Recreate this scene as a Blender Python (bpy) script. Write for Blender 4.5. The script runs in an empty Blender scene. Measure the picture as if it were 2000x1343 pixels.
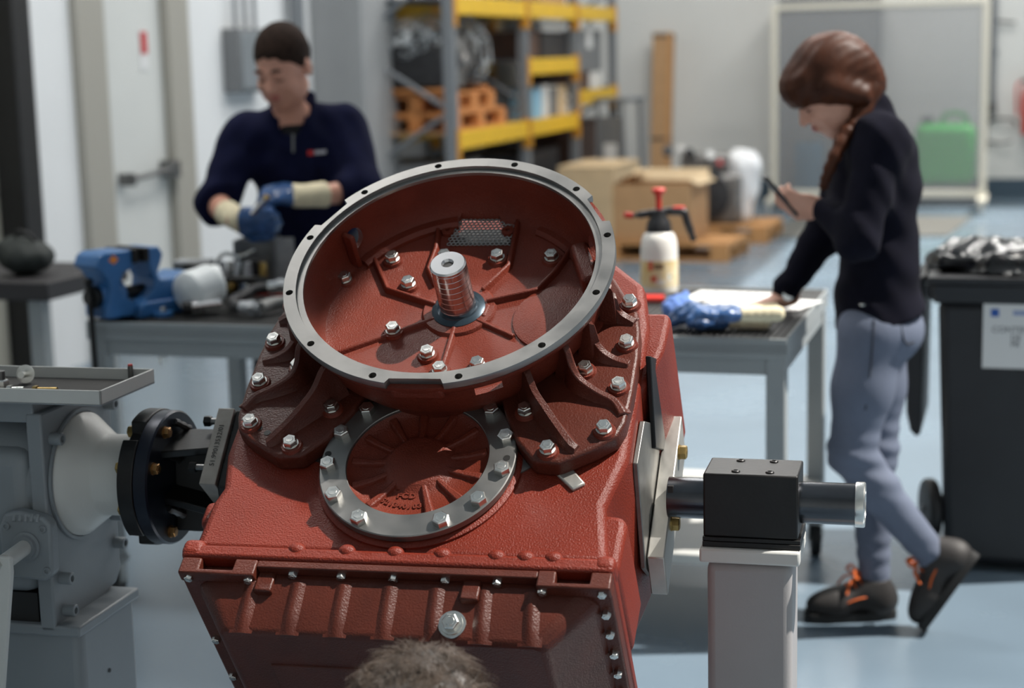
import bpy, bmesh, math, random
import numpy as np
from mathutils import Vector, Matrix, Quaternion
random.seed(7); np.random.seed(7)
PI = math.pi
SC = bpy.context.scene
COL = SC.collection

# ------------------------------------------------------------------ camera
CX, CY, FPX, CAMH = 1000.0, 671.5, 3300.0, 1.60
_p = math.atan((CY - 105.0) / FPX); _yw = math.radians(17.0); _roll = .024
_hd = Vector((-math.sin(_yw), math.cos(_yw), 0))
FWD = _hd * math.cos(_p) + Vector((0, 0, -math.sin(_p)))
_r0 = Vector((math.cos(_yw), math.sin(_yw), 0)); _u0 = _r0.cross(FWD)
RIGHT = _r0 * math.cos(_roll) - _u0 * math.sin(_roll)
UP = _r0 * math.sin(_roll) + _u0 * math.cos(_roll)
CAM = Vector((0, 0, CAMH))
cd = bpy.data.cameras.new('camera'); co = bpy.data.objects.new('camera', cd); COL.objects.link(co)
cd.sensor_width = 36.0; cd.lens = FPX / 2000.0 * 36.0
cd.clip_start = .05; cd.clip_end = 200
_m = Matrix((RIGHT, UP, -FWD)).transposed().to_4x4(); _m.translation = CAM
co.matrix_world = _m
cd.dof.use_dof = True; cd.dof.focus_distance = 2.66; cd.dof.aperture_fstop = 3.0
SC.camera = co

# ------------------------------------------------------------------ light
SUN_DIR = Vector((.523, .156, .838)).normalized()      # towards the sun
sd = bpy.data.lights.new('sun', 'SUN'); sd.energy = 7.8; sd.angle = math.radians(.6); sd.color = (1, .95, .88)
so = bpy.data.objects.new('sun', sd); COL.objects.link(so)
so.rotation_euler = SUN_DIR.to_track_quat('Z', 'Y').to_euler(); so.location = SUN_DIR * 20
w = bpy.data.worlds.new('world'); SC.world = w; w.use_nodes = True
w.node_tree.nodes['Background'].inputs[0].default_value = (.80, .90, 1.0, 1)
w.node_tree.nodes['Background'].inputs[1].default_value = .28
vs = SC.view_settings
vs.view_transform = 'Standard'; vs.look = 'None'; vs.exposure = 0.0; vs.gamma = 1.0; vs.use_curve_mapping = False

# ------------------------------------------------------------------ pixel helpers (2000 x 1343 frame)
def ray(px, py): return FWD + RIGHT * ((px - CX) / FPX) - UP * ((py - CY) / FPX)
def onax(px, py, ax, v):
    d = ray(px, py); return CAM + d * ((v - CAM[ax]) / d[ax])
def PXp(px, py, v): return onax(px, py, 0, v)
def PYp(px, py, v): return onax(px, py, 1, v)
def PZp(px, py, v): return onax(px, py, 2, v)
class Frame:
    def __init__(s, o, x, y, z):
        s.o, s.R = Vector(o), Matrix((x, y, z)); s.M = s.R.transposed().to_4x4(); s.M.translation = s.o
        s.c = s.R @ (CAM - s.o)
    def on(s, px, py, ax, v):
        d = s.R @ ray(px, py); return s.c + d * ((v - s.c[ax]) / d[ax])
    def to(s, p): return s.R @ (Vector(p) - s.o)
    def wd(s, p): return s.o + s.R.transposed() @ Vector(p)

# ------------------------------------------------------------------ materials
def lin(c): return tuple(((v / 255) / 12.92 if v / 255 <= .04045 else ((v / 255 + .055) / 1.055) ** 2.4) for v in c[:3]) + (1,)
MATS = {}
def mat(name, rgb, rough=.5, metal=0.0, var=0.0, vscale=8.0, bump=0.0, bscale=200.0, rvar=0.0, spec=.5, trans=0.0, alpha=1.0, stretch=None, coat=0.0, rgb2=None):
    m = bpy.data.materials.new(name); m.use_nodes = True; MATS[name] = m
    nt = m.node_tree; b = nt.nodes['Principled BSDF']
    b.inputs['Base Color'].default_value = lin(rgb); b.inputs['Roughness'].default_value = rough
    b.inputs['Metallic'].default_value = metal; b.inputs['Specular IOR Level'].default_value = spec
    b.inputs['Transmission Weight'].default_value = trans; b.inputs['Alpha'].default_value = alpha
    b.inputs['Coat Weight'].default_value = coat; b.inputs['Coat Roughness'].default_value = .15
    tc = nt.nodes.new('ShaderNodeTexCoord'); src = tc.outputs['Object']
    if stretch:
        mp = nt.nodes.new('ShaderNodeMapping'); mp.inputs['Scale'].default_value = stretch
        nt.links.new(src, mp.inputs[0]); src = mp.outputs[0]
    if var > 0 or rgb2:
        n = nt.nodes.new('ShaderNodeTexNoise'); n.inputs['Scale'].default_value = vscale; n.inputs['Detail'].default_value = 6
        nt.links.new(src, n.inputs['Vector'])
        mx = nt.nodes.new('ShaderNodeMix'); mx.data_type = 'RGBA'
        c = lin(rgb)
        if rgb2:
            mx.inputs[6].default_value = c; mx.inputs[7].default_value = lin(rgb2)
        else:
            mx.inputs[6].default_value = tuple(max(0, v * (1 - var)) for v in c[:3]) + (1,)
            mx.inputs[7].default_value = tuple(min(1, v * (1 + var)) for v in c[:3]) + (1,)
        cr = nt.nodes.new('ShaderNodeMapRange'); cr.inputs[1].default_value = .28; cr.inputs[2].default_value = .65
        nt.links.new(n.outputs[0], cr.inputs[0]); nt.links.new(cr.outputs[0], mx.inputs[0])
        nt.links.new(mx.outputs[2], b.inputs['Base Color'])
        if rvar > 0:
            rr = nt.nodes.new('ShaderNodeMapRange'); rr.inputs[1].default_value = .3; rr.inputs[2].default_value = .7
            rr.inputs[3].default_value = rough - rvar; rr.inputs[4].default_value = rough + rvar
            nt.links.new(n.outputs[0], rr.inputs[0]); nt.links.new(rr.outputs[0], b.inputs['Roughness'])
    if bump > 0:
        n2 = nt.nodes.new('ShaderNodeTexNoise'); n2.inputs['Scale'].default_value = bscale; n2.inputs['Detail'].default_value = 3
        nt.links.new(src, n2.inputs['Vector'])
        bp = nt.nodes.new('ShaderNodeBump'); bp.inputs['Strength'].default_value = bump; bp.inputs['Distance'].default_value = .002
        nt.links.new(n2.outputs[0], bp.inputs['Height']); nt.links.new(bp.outputs[0], b.inputs['Normal'])
    return m
mat('red_paint', (107, 36, 22), .42, var=.10, vscale=9, bump=.75, bscale=340, spec=.3)
mat('red_cast', (98, 39, 26), .43, var=.14, vscale=14, bump=.6, bscale=380, spec=.3)
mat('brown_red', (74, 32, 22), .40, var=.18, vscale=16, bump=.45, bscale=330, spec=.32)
mat('steel', (134, 133, 131), .40, .9, var=.10, vscale=18, rvar=.08, bump=.05, bscale=90)
mat('steel_dark', (120, 120, 120), .38, 1.0, var=.2, vscale=25, rvar=.1)
mat('shaft_steel', (196, 196, 198), .24, 1.0, var=.06, vscale=20)
mat('shaft_dark', (78, 80, 84), .24, 1.0, var=.25, vscale=20, stretch=(.3, 1, 1))
mat('zinc', (208, 208, 204), .27, 1.0, var=.12, vscale=60)
mat('yellow_zinc', (168, 142, 88), .35, .9, var=.2, vscale=50)
mat('bronze', (150, 112, 70), .35, .9, var=.25, vscale=60)
mat('black_oxide', (19, 18, 18), .40, .3, var=.25, vscale=18, bump=.1, bscale=150)
mat('black_blue', (24, 30, 42), .35, .5, var=.2, vscale=20)
mat('black_part', (22, 21, 20), .5)
mat('brushed_plate', (176, 174, 168), .40, .65, var=.14, vscale=30, stretch=(1, .15, 1), rvar=.1)
mat('seal_blue', (52, 66, 76), .3, .6)
mat('grey_paint', (124, 130, 134), .42, var=.05, vscale=6, bump=.12, bscale=260)
mat('light_grey_paint', (190, 190, 186), .42, var=.04, vscale=6, bump=.1, bscale=240)
mat('pedestal_paint', (150, 147, 147), .45, var=.04, vscale=5, bump=.1, bscale=240)
mat('rubber_mat', (38, 36, 34), .8, var=.3, vscale=14, bump=.4, bscale=60)
mat('black_rubber', (22, 22, 23), .55, var=.2, vscale=20)
mat('black_plastic', (30, 31, 34), .42, var=.12, vscale=12, bump=.08, bscale=300)
mat('white_plastic', (226, 224, 218), .35, var=.03, vscale=10)
mat('screen_steel', (150, 152, 152), .5, .4)
mat('text_dark', (45, 43, 40), .6)

# ------------------------------------------------------------------ mesh helpers
def set_smooth(me, ang=35):
    me.polygons.foreach_set('use_smooth', [True] * len(me.polygons))
    try: me.set_sharp_from_angle(angle=math.radians(ang))
    except Exception: pass
PM = {}     # world matrices of roots/parts
def mworld(o): return PM.get(o.name, Matrix.Identity(4))
def link(name, me, m=None, parent=None, mtx=None, smooth=35):
    o = bpy.data.objects.new(name, me); COL.objects.link(o)
    if m is not None and not me.materials: me.materials.append(MATS[m] if isinstance(m, str) else m)
    if parent is not None: o.parent = parent
    if mtx is not None: o.matrix_local = mtx
    PM[o.name] = (mworld(parent) if parent is not None else Matrix.Identity(4)) @ (mtx if mtx is not None else Matrix.Identity(4))
    return o
def tag(o, label=None, cat=None, group=None, kind=None):
    if label: o['label'] = label
    if cat: o['category'] = cat
    if group: o['group'] = group
    if kind: o['kind'] = kind
    return o
def thing(name, label, cat, loc=(0, 0, 0), rz=0.0, group=None, mtx=None):
    o = bpy.data.objects.new(name, None); COL.objects.link(o); o.empty_display_size = .05
    m = mtx if mtx is not None else Matrix.Translation(Vector(loc)) @ Matrix.Rotation(rz, 4, 'Z')
    o.matrix_world = m; PM[o.name] = m.copy()
    return tag(o, label, cat, group)
class MB:
    def __init__(s): s.bm = bmesh.new()
    def add(s, vs, fs):
        v = [s.bm.verts.new(p) for p in vs]
        for f in fs:
            try: s.bm.faces.new([v[i] for i in f])
            except ValueError: pass
        return v
    def box(s, c, d, R=None):
        c = Vector(c); h = [x / 2 for x in d]; vs = []
        for sx in (-1, 1):
            for sy in (-1, 1):
                for sz in (-1, 1):
                    p = Vector((sx * h[0], sy * h[1], sz * h[2]))
                    vs.append(c + (R @ p if R is not None else p))
        s.add(vs, [(0, 1, 3, 2), (4, 6, 7, 5), (0, 4, 5, 1), (2, 3, 7, 6), (0, 2, 6, 4), (1, 5, 7, 3)]); return s
    def bx(s, x0, x1, y0, y1, z0, z1): return s.box(((x0 + x1) / 2, (y0 + y1) / 2, (z0 + z1) / 2), (abs(x1 - x0), abs(y1 - y0), abs(z1 - z0)))
    def cyl(s, a, b, r, r2=None, seg=24, cap=True):
        a, b = Vector(a), Vector(b); r2 = r if r2 is None else r2
        d = (b - a).normalized(); u = d.orthogonal().normalized(); v = d.cross(u)
        vs = []
        for k in range(seg):
            t = 2 * PI * k / seg; e = u * math.cos(t) + v * math.sin(t)
            vs += [a + e * r, b + e * r2]
        fs = [(2 * k, 2 * ((k + 1) % seg), 2 * ((k + 1) % seg) + 1, 2 * k + 1) for k in range(seg)]
        if cap: fs += [tuple(2 * k for k in range(seg))[::-1], tuple(2 * k + 1 for k in range(seg))]
        s.add(vs, fs); return s
    def lathe(s, prof, o=(0, 0, 0), ax=(0, 0, 1), seg=48, closed=False):
        o = Vector(o); d = Vector(ax).normalized(); u = d.orthogonal().normalized(); v = d.cross(u)
        n = len(prof); vs = []
        for k in range(seg):
            t = 2 * PI * k / seg; e = u * math.cos(t) + v * math.sin(t)
            for (r, z) in prof: vs.append(o + e * max(r, 1e-5) + d * z)
        fs = []
        for k in range(seg):
            k2 = (k + 1) % seg
            for i in range(n if closed else n - 1):
                j = (i + 1) % n
                fs.append((k * n + i, k2 * n + i, k2 * n + j, k * n + j))
        if not closed:
            if prof[0][0] > 1e-4: fs.append(tuple(k * n for k in range(seg))[::-1])
            if prof[-1][0] > 1e-4: fs.append(tuple(k * n + n - 1 for k in range(seg)))
        s.add(vs, fs); return s
    def tube(s, pts, r, seg=10, cap=True):
        pts = [Vector(p) for p in pts]; n = len(pts)
        rs = r if isinstance(r, (list, tuple)) else [r] * n
        t0 = (pts[1] - pts[0]).normalized(); u = t0.orthogonal().normalized(); vs = []
        for i, p in enumerate(pts):
            t = (pts[min(i + 1, n - 1)] - pts[max(i - 1, 0)]).normalized()
            u = (u - t * u.dot(t)).normalized(); v = t.cross(u)
            for k in range(seg):
                a = 2 * PI * k / seg; vs.append(p + (u * math.cos(a) + v * math.sin(a)) * rs[i])
        fs = [(i * seg + k, i * seg + (k + 1) % seg, (i + 1) * seg + (k + 1) % seg, (i + 1) * seg + k) for i in range(n - 1) for k in range(seg)]
        if cap: fs += [tuple(range(seg))[::-1], tuple((n - 1) * seg + k for k in range(seg))]
        s.add(vs, fs); return s
    def prism(s, out, a0, a1, f=None):
        """outline in 2d extruded a0..a1; f maps (u,v,w) to a point"""
        f = f or (lambda u, v, w: (u, v, w)); n = len(out)
        vs = [f(u, v, a0) for u, v in out] + [f(u, v, a1) for u, v in out]
        fs = [tuple(range(n))[::-1], tuple(range(n, 2 * n))] + [(i, (i + 1) % n, n + (i + 1) % n, n + i) for i in range(n)]
        s.add(vs, fs); return s
    def loft(s, rings, cap=True):
        n = len(rings[0]); vs = [p for r in rings for p in r]
        fs = [(i * n + k, i * n + (k + 1) % n, (i + 1) * n + (k + 1) % n, (i + 1) * n + k) for i in range(len(rings) - 1) for k in range(n)]
        if cap: fs += [tuple(range(n))[::-1], tuple((len(rings) - 1) * n + k for k in range(n))]
        s.add(vs, fs); return s
    def ball(s, c, r, seg=16, ring=10, R=None):
        c = Vector(c); r = (r, r, r) if not isinstance(r, (tuple, list)) else r
        pr = []
        for i in range(ring + 1):
            t = PI * i / ring; pr.append((math.sin(t), -math.cos(t)))
        vs = []
        for i in range(1, ring):
            for k in range(seg):
                a = 2 * PI * k / seg; p = Vector((pr[i][0] * math.cos(a) * r[0], pr[i][0] * math.sin(a) * r[1], pr[i][1] * r[2]))
                vs.append(c + (R @ p if R is not None else p))
        b = Vector((0, 0, -r[2])); t = Vector((0, 0, r[2]))
        vs += [c + (R @ b if R is not None else b), c + (R @ t if R is not None else t)]
        nb, ntp = (ring - 1) * seg, (ring - 1) * seg + 1
        fs = [(i * seg + k, i * seg + (k + 1) % seg, (i + 1) * seg + (k + 1) % seg, (i + 1) * seg + k) for i in range(ring - 2) for k in range(seg)]
        fs += [(nb, (k + 1) % seg, k) for k in range(seg)] + [(ntp, (ring - 2) * seg + k, (ring - 2) * seg + (k + 1) % seg) for k in range(seg)]
        s.add(vs, fs); return s
    def mesh(s, name='m', smooth=35, recalc=True):
        if recalc: bmesh.ops.recalc_face_normals(s.bm, faces=s.bm.faces[:])
        me = bpy.data.meshes.new(name); s.bm.to_mesh(me); s.bm.free()
        if smooth: set_smooth(me, smooth)
        return me
    def build(s, name, m, parent=None, bevel=0.0, smooth=35, world=False, mtx=None, seg=2):
        if world and parent is not None:
            inv = mworld(parent).inverted()
            for v in s.bm.verts: v.co = inv @ v.co
        me = s.mesh(name, smooth)
        o = link(name, me, m, parent, mtx)
        if bevel > 0:
            b = o.modifiers.new('bevel', 'BEVEL'); b.width = bevel; b.segments = seg; b.limit_method = 'ANGLE'; b.angle_limit = math.radians(30)
        return o
def cut(o, cutter_mb, smooth=35):
    """exact boolean difference, applied"""
    c = link('cutter', cutter_mb.mesh('cutter', 0)); c.matrix_world = PM[o.name]
    if o.parent: c.parent = None
    md = o.modifiers.new('b', 'BOOLEAN'); md.operation = 'DIFFERENCE'; md.object = c; md.solver = 'EXACT'
    bpy.context.view_layer.update()
    dg = bpy.context.evaluated_depsgraph_get()
    me = bpy.data.meshes.new_from_object(o.evaluated_get(dg)); o.modifiers.clear(); o.data = me
    bpy.data.objects.remove(c)
    if smooth: set_smooth(me, smooth)
    return o
def inst(me, name, parent, mtx, m=None):
    return link(name, me, m, parent, mtx)
def align(loc, z, roll=0.0):
    q = Vector(z).normalized().to_track_quat('Z', 'Y')
    return Matrix.Translation(Vector(loc)) @ q.to_matrix().to_4x4() @ Matrix.Rotation(roll, 4, 'Z')
def text_mesh(body, size, depth=.0005, align_x='CENTER', space=1.0, bold=0.0):
    cu = bpy.data.curves.new('txt', 'FONT'); cu.body = body; cu.size = size; cu.extrude = depth; cu.align_x = align_x; cu.align_y = 'CENTER'
    cu.space_character = space; cu.offset = bold; cu.resolution_u = 3
    o = bpy.data.objects.new('txt', cu); COL.objects.link(o); bpy.context.view_layer.update()
    me = bpy.data.meshes.new_from_object(o.evaluated_get(bpy.context.evaluated_depsgraph_get()))
    bpy.data.objects.remove(o); me.materials.clear()
    return me
def bolt_mesh(af, h, washer=0.0, dome=.0, socket=False, m='zinc'):
    mb = MB(); R = af / math.sqrt(3)
    z0 = 0.0
    if washer: mb.lathe([(0, 0), (washer, 0), (washer, .0022), (0, .0022)], seg=20); z0 = .002
    if socket:
        r = af / 2
        mb.lathe([(0, z0), (r, z0), (r, z0 + h - .0012), (r - .0012, z0 + h), (r * .55, z0 + h), (r * .5, z0 + h * .45), (0, z0 + h * .45)], seg=20)
    else:
        rings = []
        for rr, z in ((R, z0), (R, z0 + h * .82), (R * .97, z0 + h * .9), (R * .86, z0 + h)):
            rings.append([(rr * math.cos(PI / 3 * k), rr * math.sin(PI / 3 * k), z) for k in range(6)])
        mb.loft(rings)
        mb.lathe([(0, z0 + h * .95), (R * .55, z0 + h), (R * .5, z0 + h + .0006), (0, z0 + h + .0004)], seg=12)
    me = mb.mesh('bolt', 25); me.materials.append(MATS[m]); return me

# ------------------------------------------------------------------ implicit surfaces (bodies, cloth, soft things)
def smin(a, b, k):
    h = np.clip(.5 + .5 * (b - a) / k, 0, 1)
    return b + (a - b) * h - k * h * (1 - h)
def sd_caps(P, a, b, ra, rb):
    a = np.array(a, np.float32); b = np.array(b, np.float32); d = b - a; L = float(d @ d) + 1e-9
    q = [P[i] - a[i] for i in range(3)]
    t = np.clip((q[0] * d[0] + q[1] * d[1] + q[2] * d[2]) / L, 0, 1)
    return np.sqrt(sum((q[i] - t * d[i]) ** 2 for i in range(3))) - (ra + (rb - ra) * t)
def sd_ell(P, c, r, R=None):
    q = [P[i] - c[i] for i in range(3)]
    if R is not None:
        q = [sum(R[j][i] * q[j] for j in range(3)) for i in range(3)]     # R columns = local axes in world
    k0 = np.sqrt(sum((q[i] / r[i]) ** 2 for i in range(3)))
    k1 = np.sqrt(sum((q[i] / r[i] ** 2) ** 2 for i in range(3))) + 1e-9
    return k0 * (k0 - 1) / k1
def surface_nets(D, xs, ys, zs):
    s = D < 0
    nx, ny, nz = D.shape
    cnt = np.zeros((nx - 1, ny - 1, nz - 1), np.int8); acc = np.zeros((nx - 1, ny - 1, nz - 1, 3), np.float32)
    corners = [(i, j, k) for i in (0, 1) for j in (0, 1) for k in (0, 1)]
    sub = lambda A, c: A[c[0]:nx - 1 + c[0], c[1]:ny - 1 + c[1], c[2]:nz - 1 + c[2]]
    for a in corners:
        for ax in range(3):
            if a[ax] == 1: continue
            b = list(a); b[ax] = 1; b = tuple(b)
            da, db = sub(D, a), sub(D, b); cr = (da < 0) != (db < 0)
            t = np.where(cr, da / np.where(cr, da - db, 1), 0)
            for q in range(3): acc[..., q] += np.where(cr, (t if q == ax else a[q]), 0)
            cnt += cr
    act = cnt > 0
    idx = -np.ones(act.shape, np.int64); idx[act] = np.arange(act.sum())
    I = np.argwhere(act); f = acc[act] / cnt[act][:, None]
    V = np.stack([c[I[:, q]] + f[:, q] * (c[I[:, q] + 1] - c[I[:, q]]) for q, c in enumerate((xs, ys, zs))], 1)
    F = []
    for ax in range(3):
        sl0 = [slice(1, -1)] * 3; sl1 = [slice(1, -1)] * 3
        sl0[ax] = slice(0, -1); sl1[ax] = slice(1, None)
        A, B = s[tuple(sl0)], s[tuple(sl1)]
        for flip, msk in ((False, A & ~B), (True, ~A & B)):
            E = np.argwhere(msk)
            if len(E) == 0: continue
            off = np.ones(3, int); off[ax] = 0; E = E + off
            u, v = (ax + 1) % 3, (ax + 2) % 3
            q = []
            for du, dv in ((-1, -1), (0, -1), (0, 0), (-1, 0)):
                e = E.copy(); e[:, u] += du; e[:, v] += dv; q.append(idx[e[:, 0], e[:, 1], e[:, 2]])
            q = np.stack(q, 1); F.append(q[:, ::-1] if flip else q)
    return V, np.concatenate(F)
def implicit(fn, lo, hi, step, zfine=None):
    """fn(P)->sdf. zfine: list of (z0, z1, step) with finer slices"""
    def axis(a, b, st): return np.arange(a, b + st, st, dtype=np.float32)
    st = step if isinstance(step, (tuple, list)) else (step,) * 3
    X, Y, Z = axis(lo[0], hi[0], st[0]), axis(lo[1], hi[1], st[1]), axis(lo[2], hi[2], st[2])
    if zfine:
        for (a, b, s2) in zfine:
            Z = np.sort(np.concatenate([Z[(Z < a - 1e-4) | (Z > b + 1e-4)], axis(a, b, s2)]))
    P = np.meshgrid(X, Y, Z, indexing='ij', sparse=True)
    D = np.broadcast_to(fn(P), (len(X), len(Y), len(Z)))
    return surface_nets(np.ascontiguousarray(D, dtype=np.float32), X, Y, Z)
def soft(name, fn, lo, hi, step, m, parent=None, zfine=None, relax=2):
    V, F = implicit(fn, lo, hi, step, zfine)
    if parent is not None:
        inv = np.array(mworld(parent).inverted()); V = V @ inv[:3, :3].T + inv[:3, 3]
    me = bpy.data.meshes.new(name); me.from_pydata(V.tolist(), [], F.tolist()); me.update()
    if relax:
        bm = bmesh.new(); bm.from_mesh(me)
        for _ in range(relax): bmesh.ops.smooth_vert(bm, verts=bm.verts[:], factor=.5, use_axis_x=True, use_axis_y=True, use_axis_z=True)
        bm.to_mesh(me); bm.free()
    me.polygons.foreach_set('use_smooth', [True] * len(me.polygons))
    return link(name, me, m, parent)
def catmull(pts, n=8):
    pts = [Vector(p) for p in pts]; P = [pts[0] * 2 - pts[1]] + pts + [pts[-1] * 2 - pts[-2]]; out = []
    for i in range(1, len(P) - 2):
        for k in range(n):
            t = k / n; a, b, c, d = P[i - 1], P[i], P[i + 1], P[i + 2]
            out.append(.5 * ((2 * b) + (c - a) * t + (2 * a - 5 * b + 4 * c - d) * t * t + (3 * b - a - 3 * c + d) * t ** 3))
    return out + [pts[-1]]
# ------------------------------------------------------------------ the room
mat('wall_white', (224, 226, 227), .7, var=.02, vscale=2)
mat('wall_back_paint', (216, 216, 212), .7, var=.02, vscale=2)
mat('pillar_grey', (150, 152, 153), .6, var=.03, vscale=3)
mat('frame_beige', (160, 157, 148), .55)
mat('door_white', (206, 208, 205), .5, var=.02, vscale=3)
mat('garage_panel', (178, 176, 164), .5, var=.04, vscale=4)
mat('baseboard_blue', (62, 80, 94), .5)
mat('floor_epoxy', (106, 122, 135), .24, var=.05, vscale=1.3, rvar=.06, bump=.02, bscale=15)
XL, YB = -4.86, 18.35
def struct(o): return tag(o, kind='structure')
struct(MB().bx(-9, 9, -3, YB + .3, -.12, 0).build('floor', 'floor_epoxy', smooth=0))
# left wall with the openings of a sectional door and a personnel door
m = MB(); T = XL - .25
DY0, DY1, DZ = 8.31, 9.13, 2.12
GY0, GY1, GZ = 4.3, 7.52, 3.3
m.bx(T, XL, -3, GY0, 0, 6); m.bx(T, XL, GY0, GY1, GZ, 6); m.bx(T, XL, GY1, DY0, 0, 6); m.bx(T, XL, DY0, DY1, DZ, 6); m.bx(T, XL, DY1, YB + .3, 0, 6)
struct(m.build('wall_left', 'wall_white', smooth=0))
struct(MB().bx(XL - .25, 9, YB, YB + .3, 0, 6).build('wall_back', 'wall_back_paint', smooth=0))
struct(MB().bx(XL, 9, YB - .02, YB, 0, .2).build('baseboard_back', 'baseboard_blue', smooth=0))
struct(MB().bx(XL - .25, 9, -3.3, -3, 0, 6).build('wall_front', 'wall_back_paint', smooth=0))  # unseen wall behind the camera, added to cut frontal fill
# unseen roof ending short on the right, its edge set to shape the sunlight
struct(MB().bx(-5.3, 1.9, -3, YB + .3, 6, 6.25).build('ceiling', 'wall_white', smooth=0))
struct(MB().bx(XL, -4.47, 11.2, 11.9, 0, 6).build('trim_1', 'pillar_grey', bevel=.01))
# personnel door
d = struct(MB().bx(XL - .06, XL - .01, DY0 + .01, DY1 - .01, .01, DZ - .01).build('door_1', 'door_white', bevel=.004))
MB().bx(XL - .01, XL + .05, 8.03, DY0, 0, DZ).build('door_frame', 'frame_beige', d, bevel=.006)
MB().bx(XL - .01, XL + .05, DY1 - .1, DY1 + .16, 0, DZ).build('door_frame', 'frame_beige', d, bevel=.006)
MB().bx(XL - .01, XL + .05, 8.03, DY1 + .16, DZ, DZ + .28).build('door_frame', 'frame_beige', d, bevel=.006)
pb = MB().cyl((XL + .07, 8.47, .955), (XL + .07, 8.98, .985), .016, seg=12).build('push_bar', 'steel_dark', d)
MB().bx(XL - .01, XL + .09, 8.93, 9.01, .93, 1.03).bx(XL - .01, XL + .085, 8.45, 8.49, .92, .99).build('bar_bracket', 'steel_dark', pb, bevel=.006)
mat('sign_red', (190, 60, 62), .6)
mat('sign_white', (220, 220, 220), .6)
sg = MB().bx(XL - .011, XL - .004, 8.78, 8.86, 1.56, 1.78).build('warning_sign', 'sign_white', d)
MB().bx(XL - .005, XL + .001, 8.785, 8.855, 1.65, 1.775).build('sign_print', 'sign_red', sg)
MB().bx(XL, XL + .03, 8.03, 9.29, 0, .09).build('threshold_strip', 'frame_beige', d)
# sectional door
g = struct(MB().bx(XL - .25, XL - .19, GY0, GY1, 0, GZ).build('door_2', 'garage_panel', smooth=0))
for k in range(7):
    MB().bx(XL - .19, XL - .15, GY0, GY1 - .02, k * .475 + .006, (k + 1) * .475 - .006).build('door_panel', 'garage_panel', g, bevel=.006)
MB().bx(XL - .15, XL + .005, GY1 - .03, GY1 + .14, 0, 3.4).build('rubber_seal', 'black_rubber', g, bevel=.01)
h = MB().bx(XL - .15, XL - .12, 7.18, 7.28, .58, .84).build('latch_plate', 'black_plastic', g, bevel=.008)
MB().bx(XL - .12, XL - .07, 7.21, 7.25, .66, .72).build('latch_knob', 'black_plastic', h, bevel=.01)

# added fill lamps above the picture, to brighten the rear walls and the bench
lamp_mat = mat('fill_diffuser', (255, 255, 250), .5); lamp_mat.node_tree.nodes['Principled BSDF'].inputs['Emission Color'].default_value = (1, .97, .92, 1); lamp_mat.node_tree.nodes['Principled BSDF'].inputs['Emission Strength'].default_value = 4
LAMP = bpy.data.lights.new('fill_area', 'AREA'); LAMP.shape = 'RECTANGLE'; LAMP.size = 1.4; LAMP.size_y = .5; LAMP.energy = 84; LAMP.color = (1, .97, .93)
for x_, y_ in ((-3.2, 4.6), (-2.2, 7.5), (-2.2, 11), (-2.2, 14.8), (.6, 9.5), (.6, 12.5), (.6, 15.5)):
    lt = thing('fill_lamp', 'added long white fill lamp under the hall roof, above the picture', 'lamp', (x_, y_, 5.4), 0, 'added fill lamps under the roof')
    MB().bx(-.75, .75, -.28, .28, .03, .12).build('housing', 'light_grey_paint', lt, bevel=.01)
    MB().bx(-.7, .7, -.25, .25, .015, .03).build('diffuser', 'fill_diffuser', lt)
    for s_ in (-1, 1): MB().cyl((s_ * .5, 0, .12), (s_ * .5, 0, .6), .008, seg=8).build('hanger', 'steel_dark', lt)
    lo_ = bpy.data.objects.new('fill_light', LAMP); COL.objects.link(lo_); lo_.parent = lt
# ------------------------------------------------------------------ gearbox, tilted on its turning stand
_yaw, _el, _sp = math.radians(-2.8), math.radians(55.18), math.radians(1.0)
GN = Vector((-math.sin(_yaw) * math.cos(_el), -math.cos(_yaw) * math.cos(_el), math.sin(_el)))
SX = Vector((math.cos(_yaw), -math.sin(_yaw), 0)); _ys = GN.cross(SX)
GX = SX * math.cos(_sp) + _ys * math.sin(_sp); GY = GN.cross(GX)
G = Frame((-.9013, 2.5986, 1.2637), GX, GY, GN)
def L(px, py, z): return G.on(px, py, 2, z)
XC = -.005
gb = thing('gearbox', 'large red painted gearbox with a round bell housing, tilted on a turning stand', 'gearbox', mtx=G.M)
FZ = -.105          # bell floor / ear plane
B19 = bolt_mesh(.0205, .0105, .0125); B17 = bolt_mesh(.0185, .010, .0115); B24 = bolt_mesh(.023, .012); B10 = bolt_mesh(.0125, .009)
def bolt(me, p, z=(0, 0, 1), parent=gb, roll=None, name='bolt'):
    return inst(me, name, parent, align(p, z, random.uniform(0, 1) if roll is None else roll))

# bell housing wall (lathe) with ports
prof = [(.2435, -.012), (.2425, -.05), (.238, -.085), (.228, -.100), (.215, FZ), (.02, FZ), (.02, -.13), (.222, -.13), (.232, -.108), (.246, -.088), (.252, -.06), (.256, -.04), (.268, -.03), (.2725, -.02), (.2725, -.012)]
mb = MB(); mb.lathe(prof, seg=128, closed=True)
bell = mb.build('bell_housing', 'red_cast', gb, smooth=40)
c = MB()
def at_ang(a, r, z): return Vector((r * math.cos(a), r * math.sin(a), z))
def ang_of(px, py, z): q = L(px, py, z); return math.atan2(q.y, q.x)
for px, py in ((686, 465), (1147, 487)):
    a = ang_of(px, py, -.055); c.cyl(at_ang(a, .2, -.055), at_ang(a, .32, -.055), .021, seg=20)
a = -PI / 2 + .42
c.box(at_ang(a, .262, -.045), (.05, .045, .03), Matrix.Rotation(a, 3, 'Z'))
# vent opening at the top of the floor
vq = [L(*p, FZ) for p in ((878, 478), (997, 478), (990, 440), (975, 430), (905, 430), (892, 440))]
c.prism([(q.x, q.y) for q in vq], -.14, -.070)
cut(bell, c)
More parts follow.
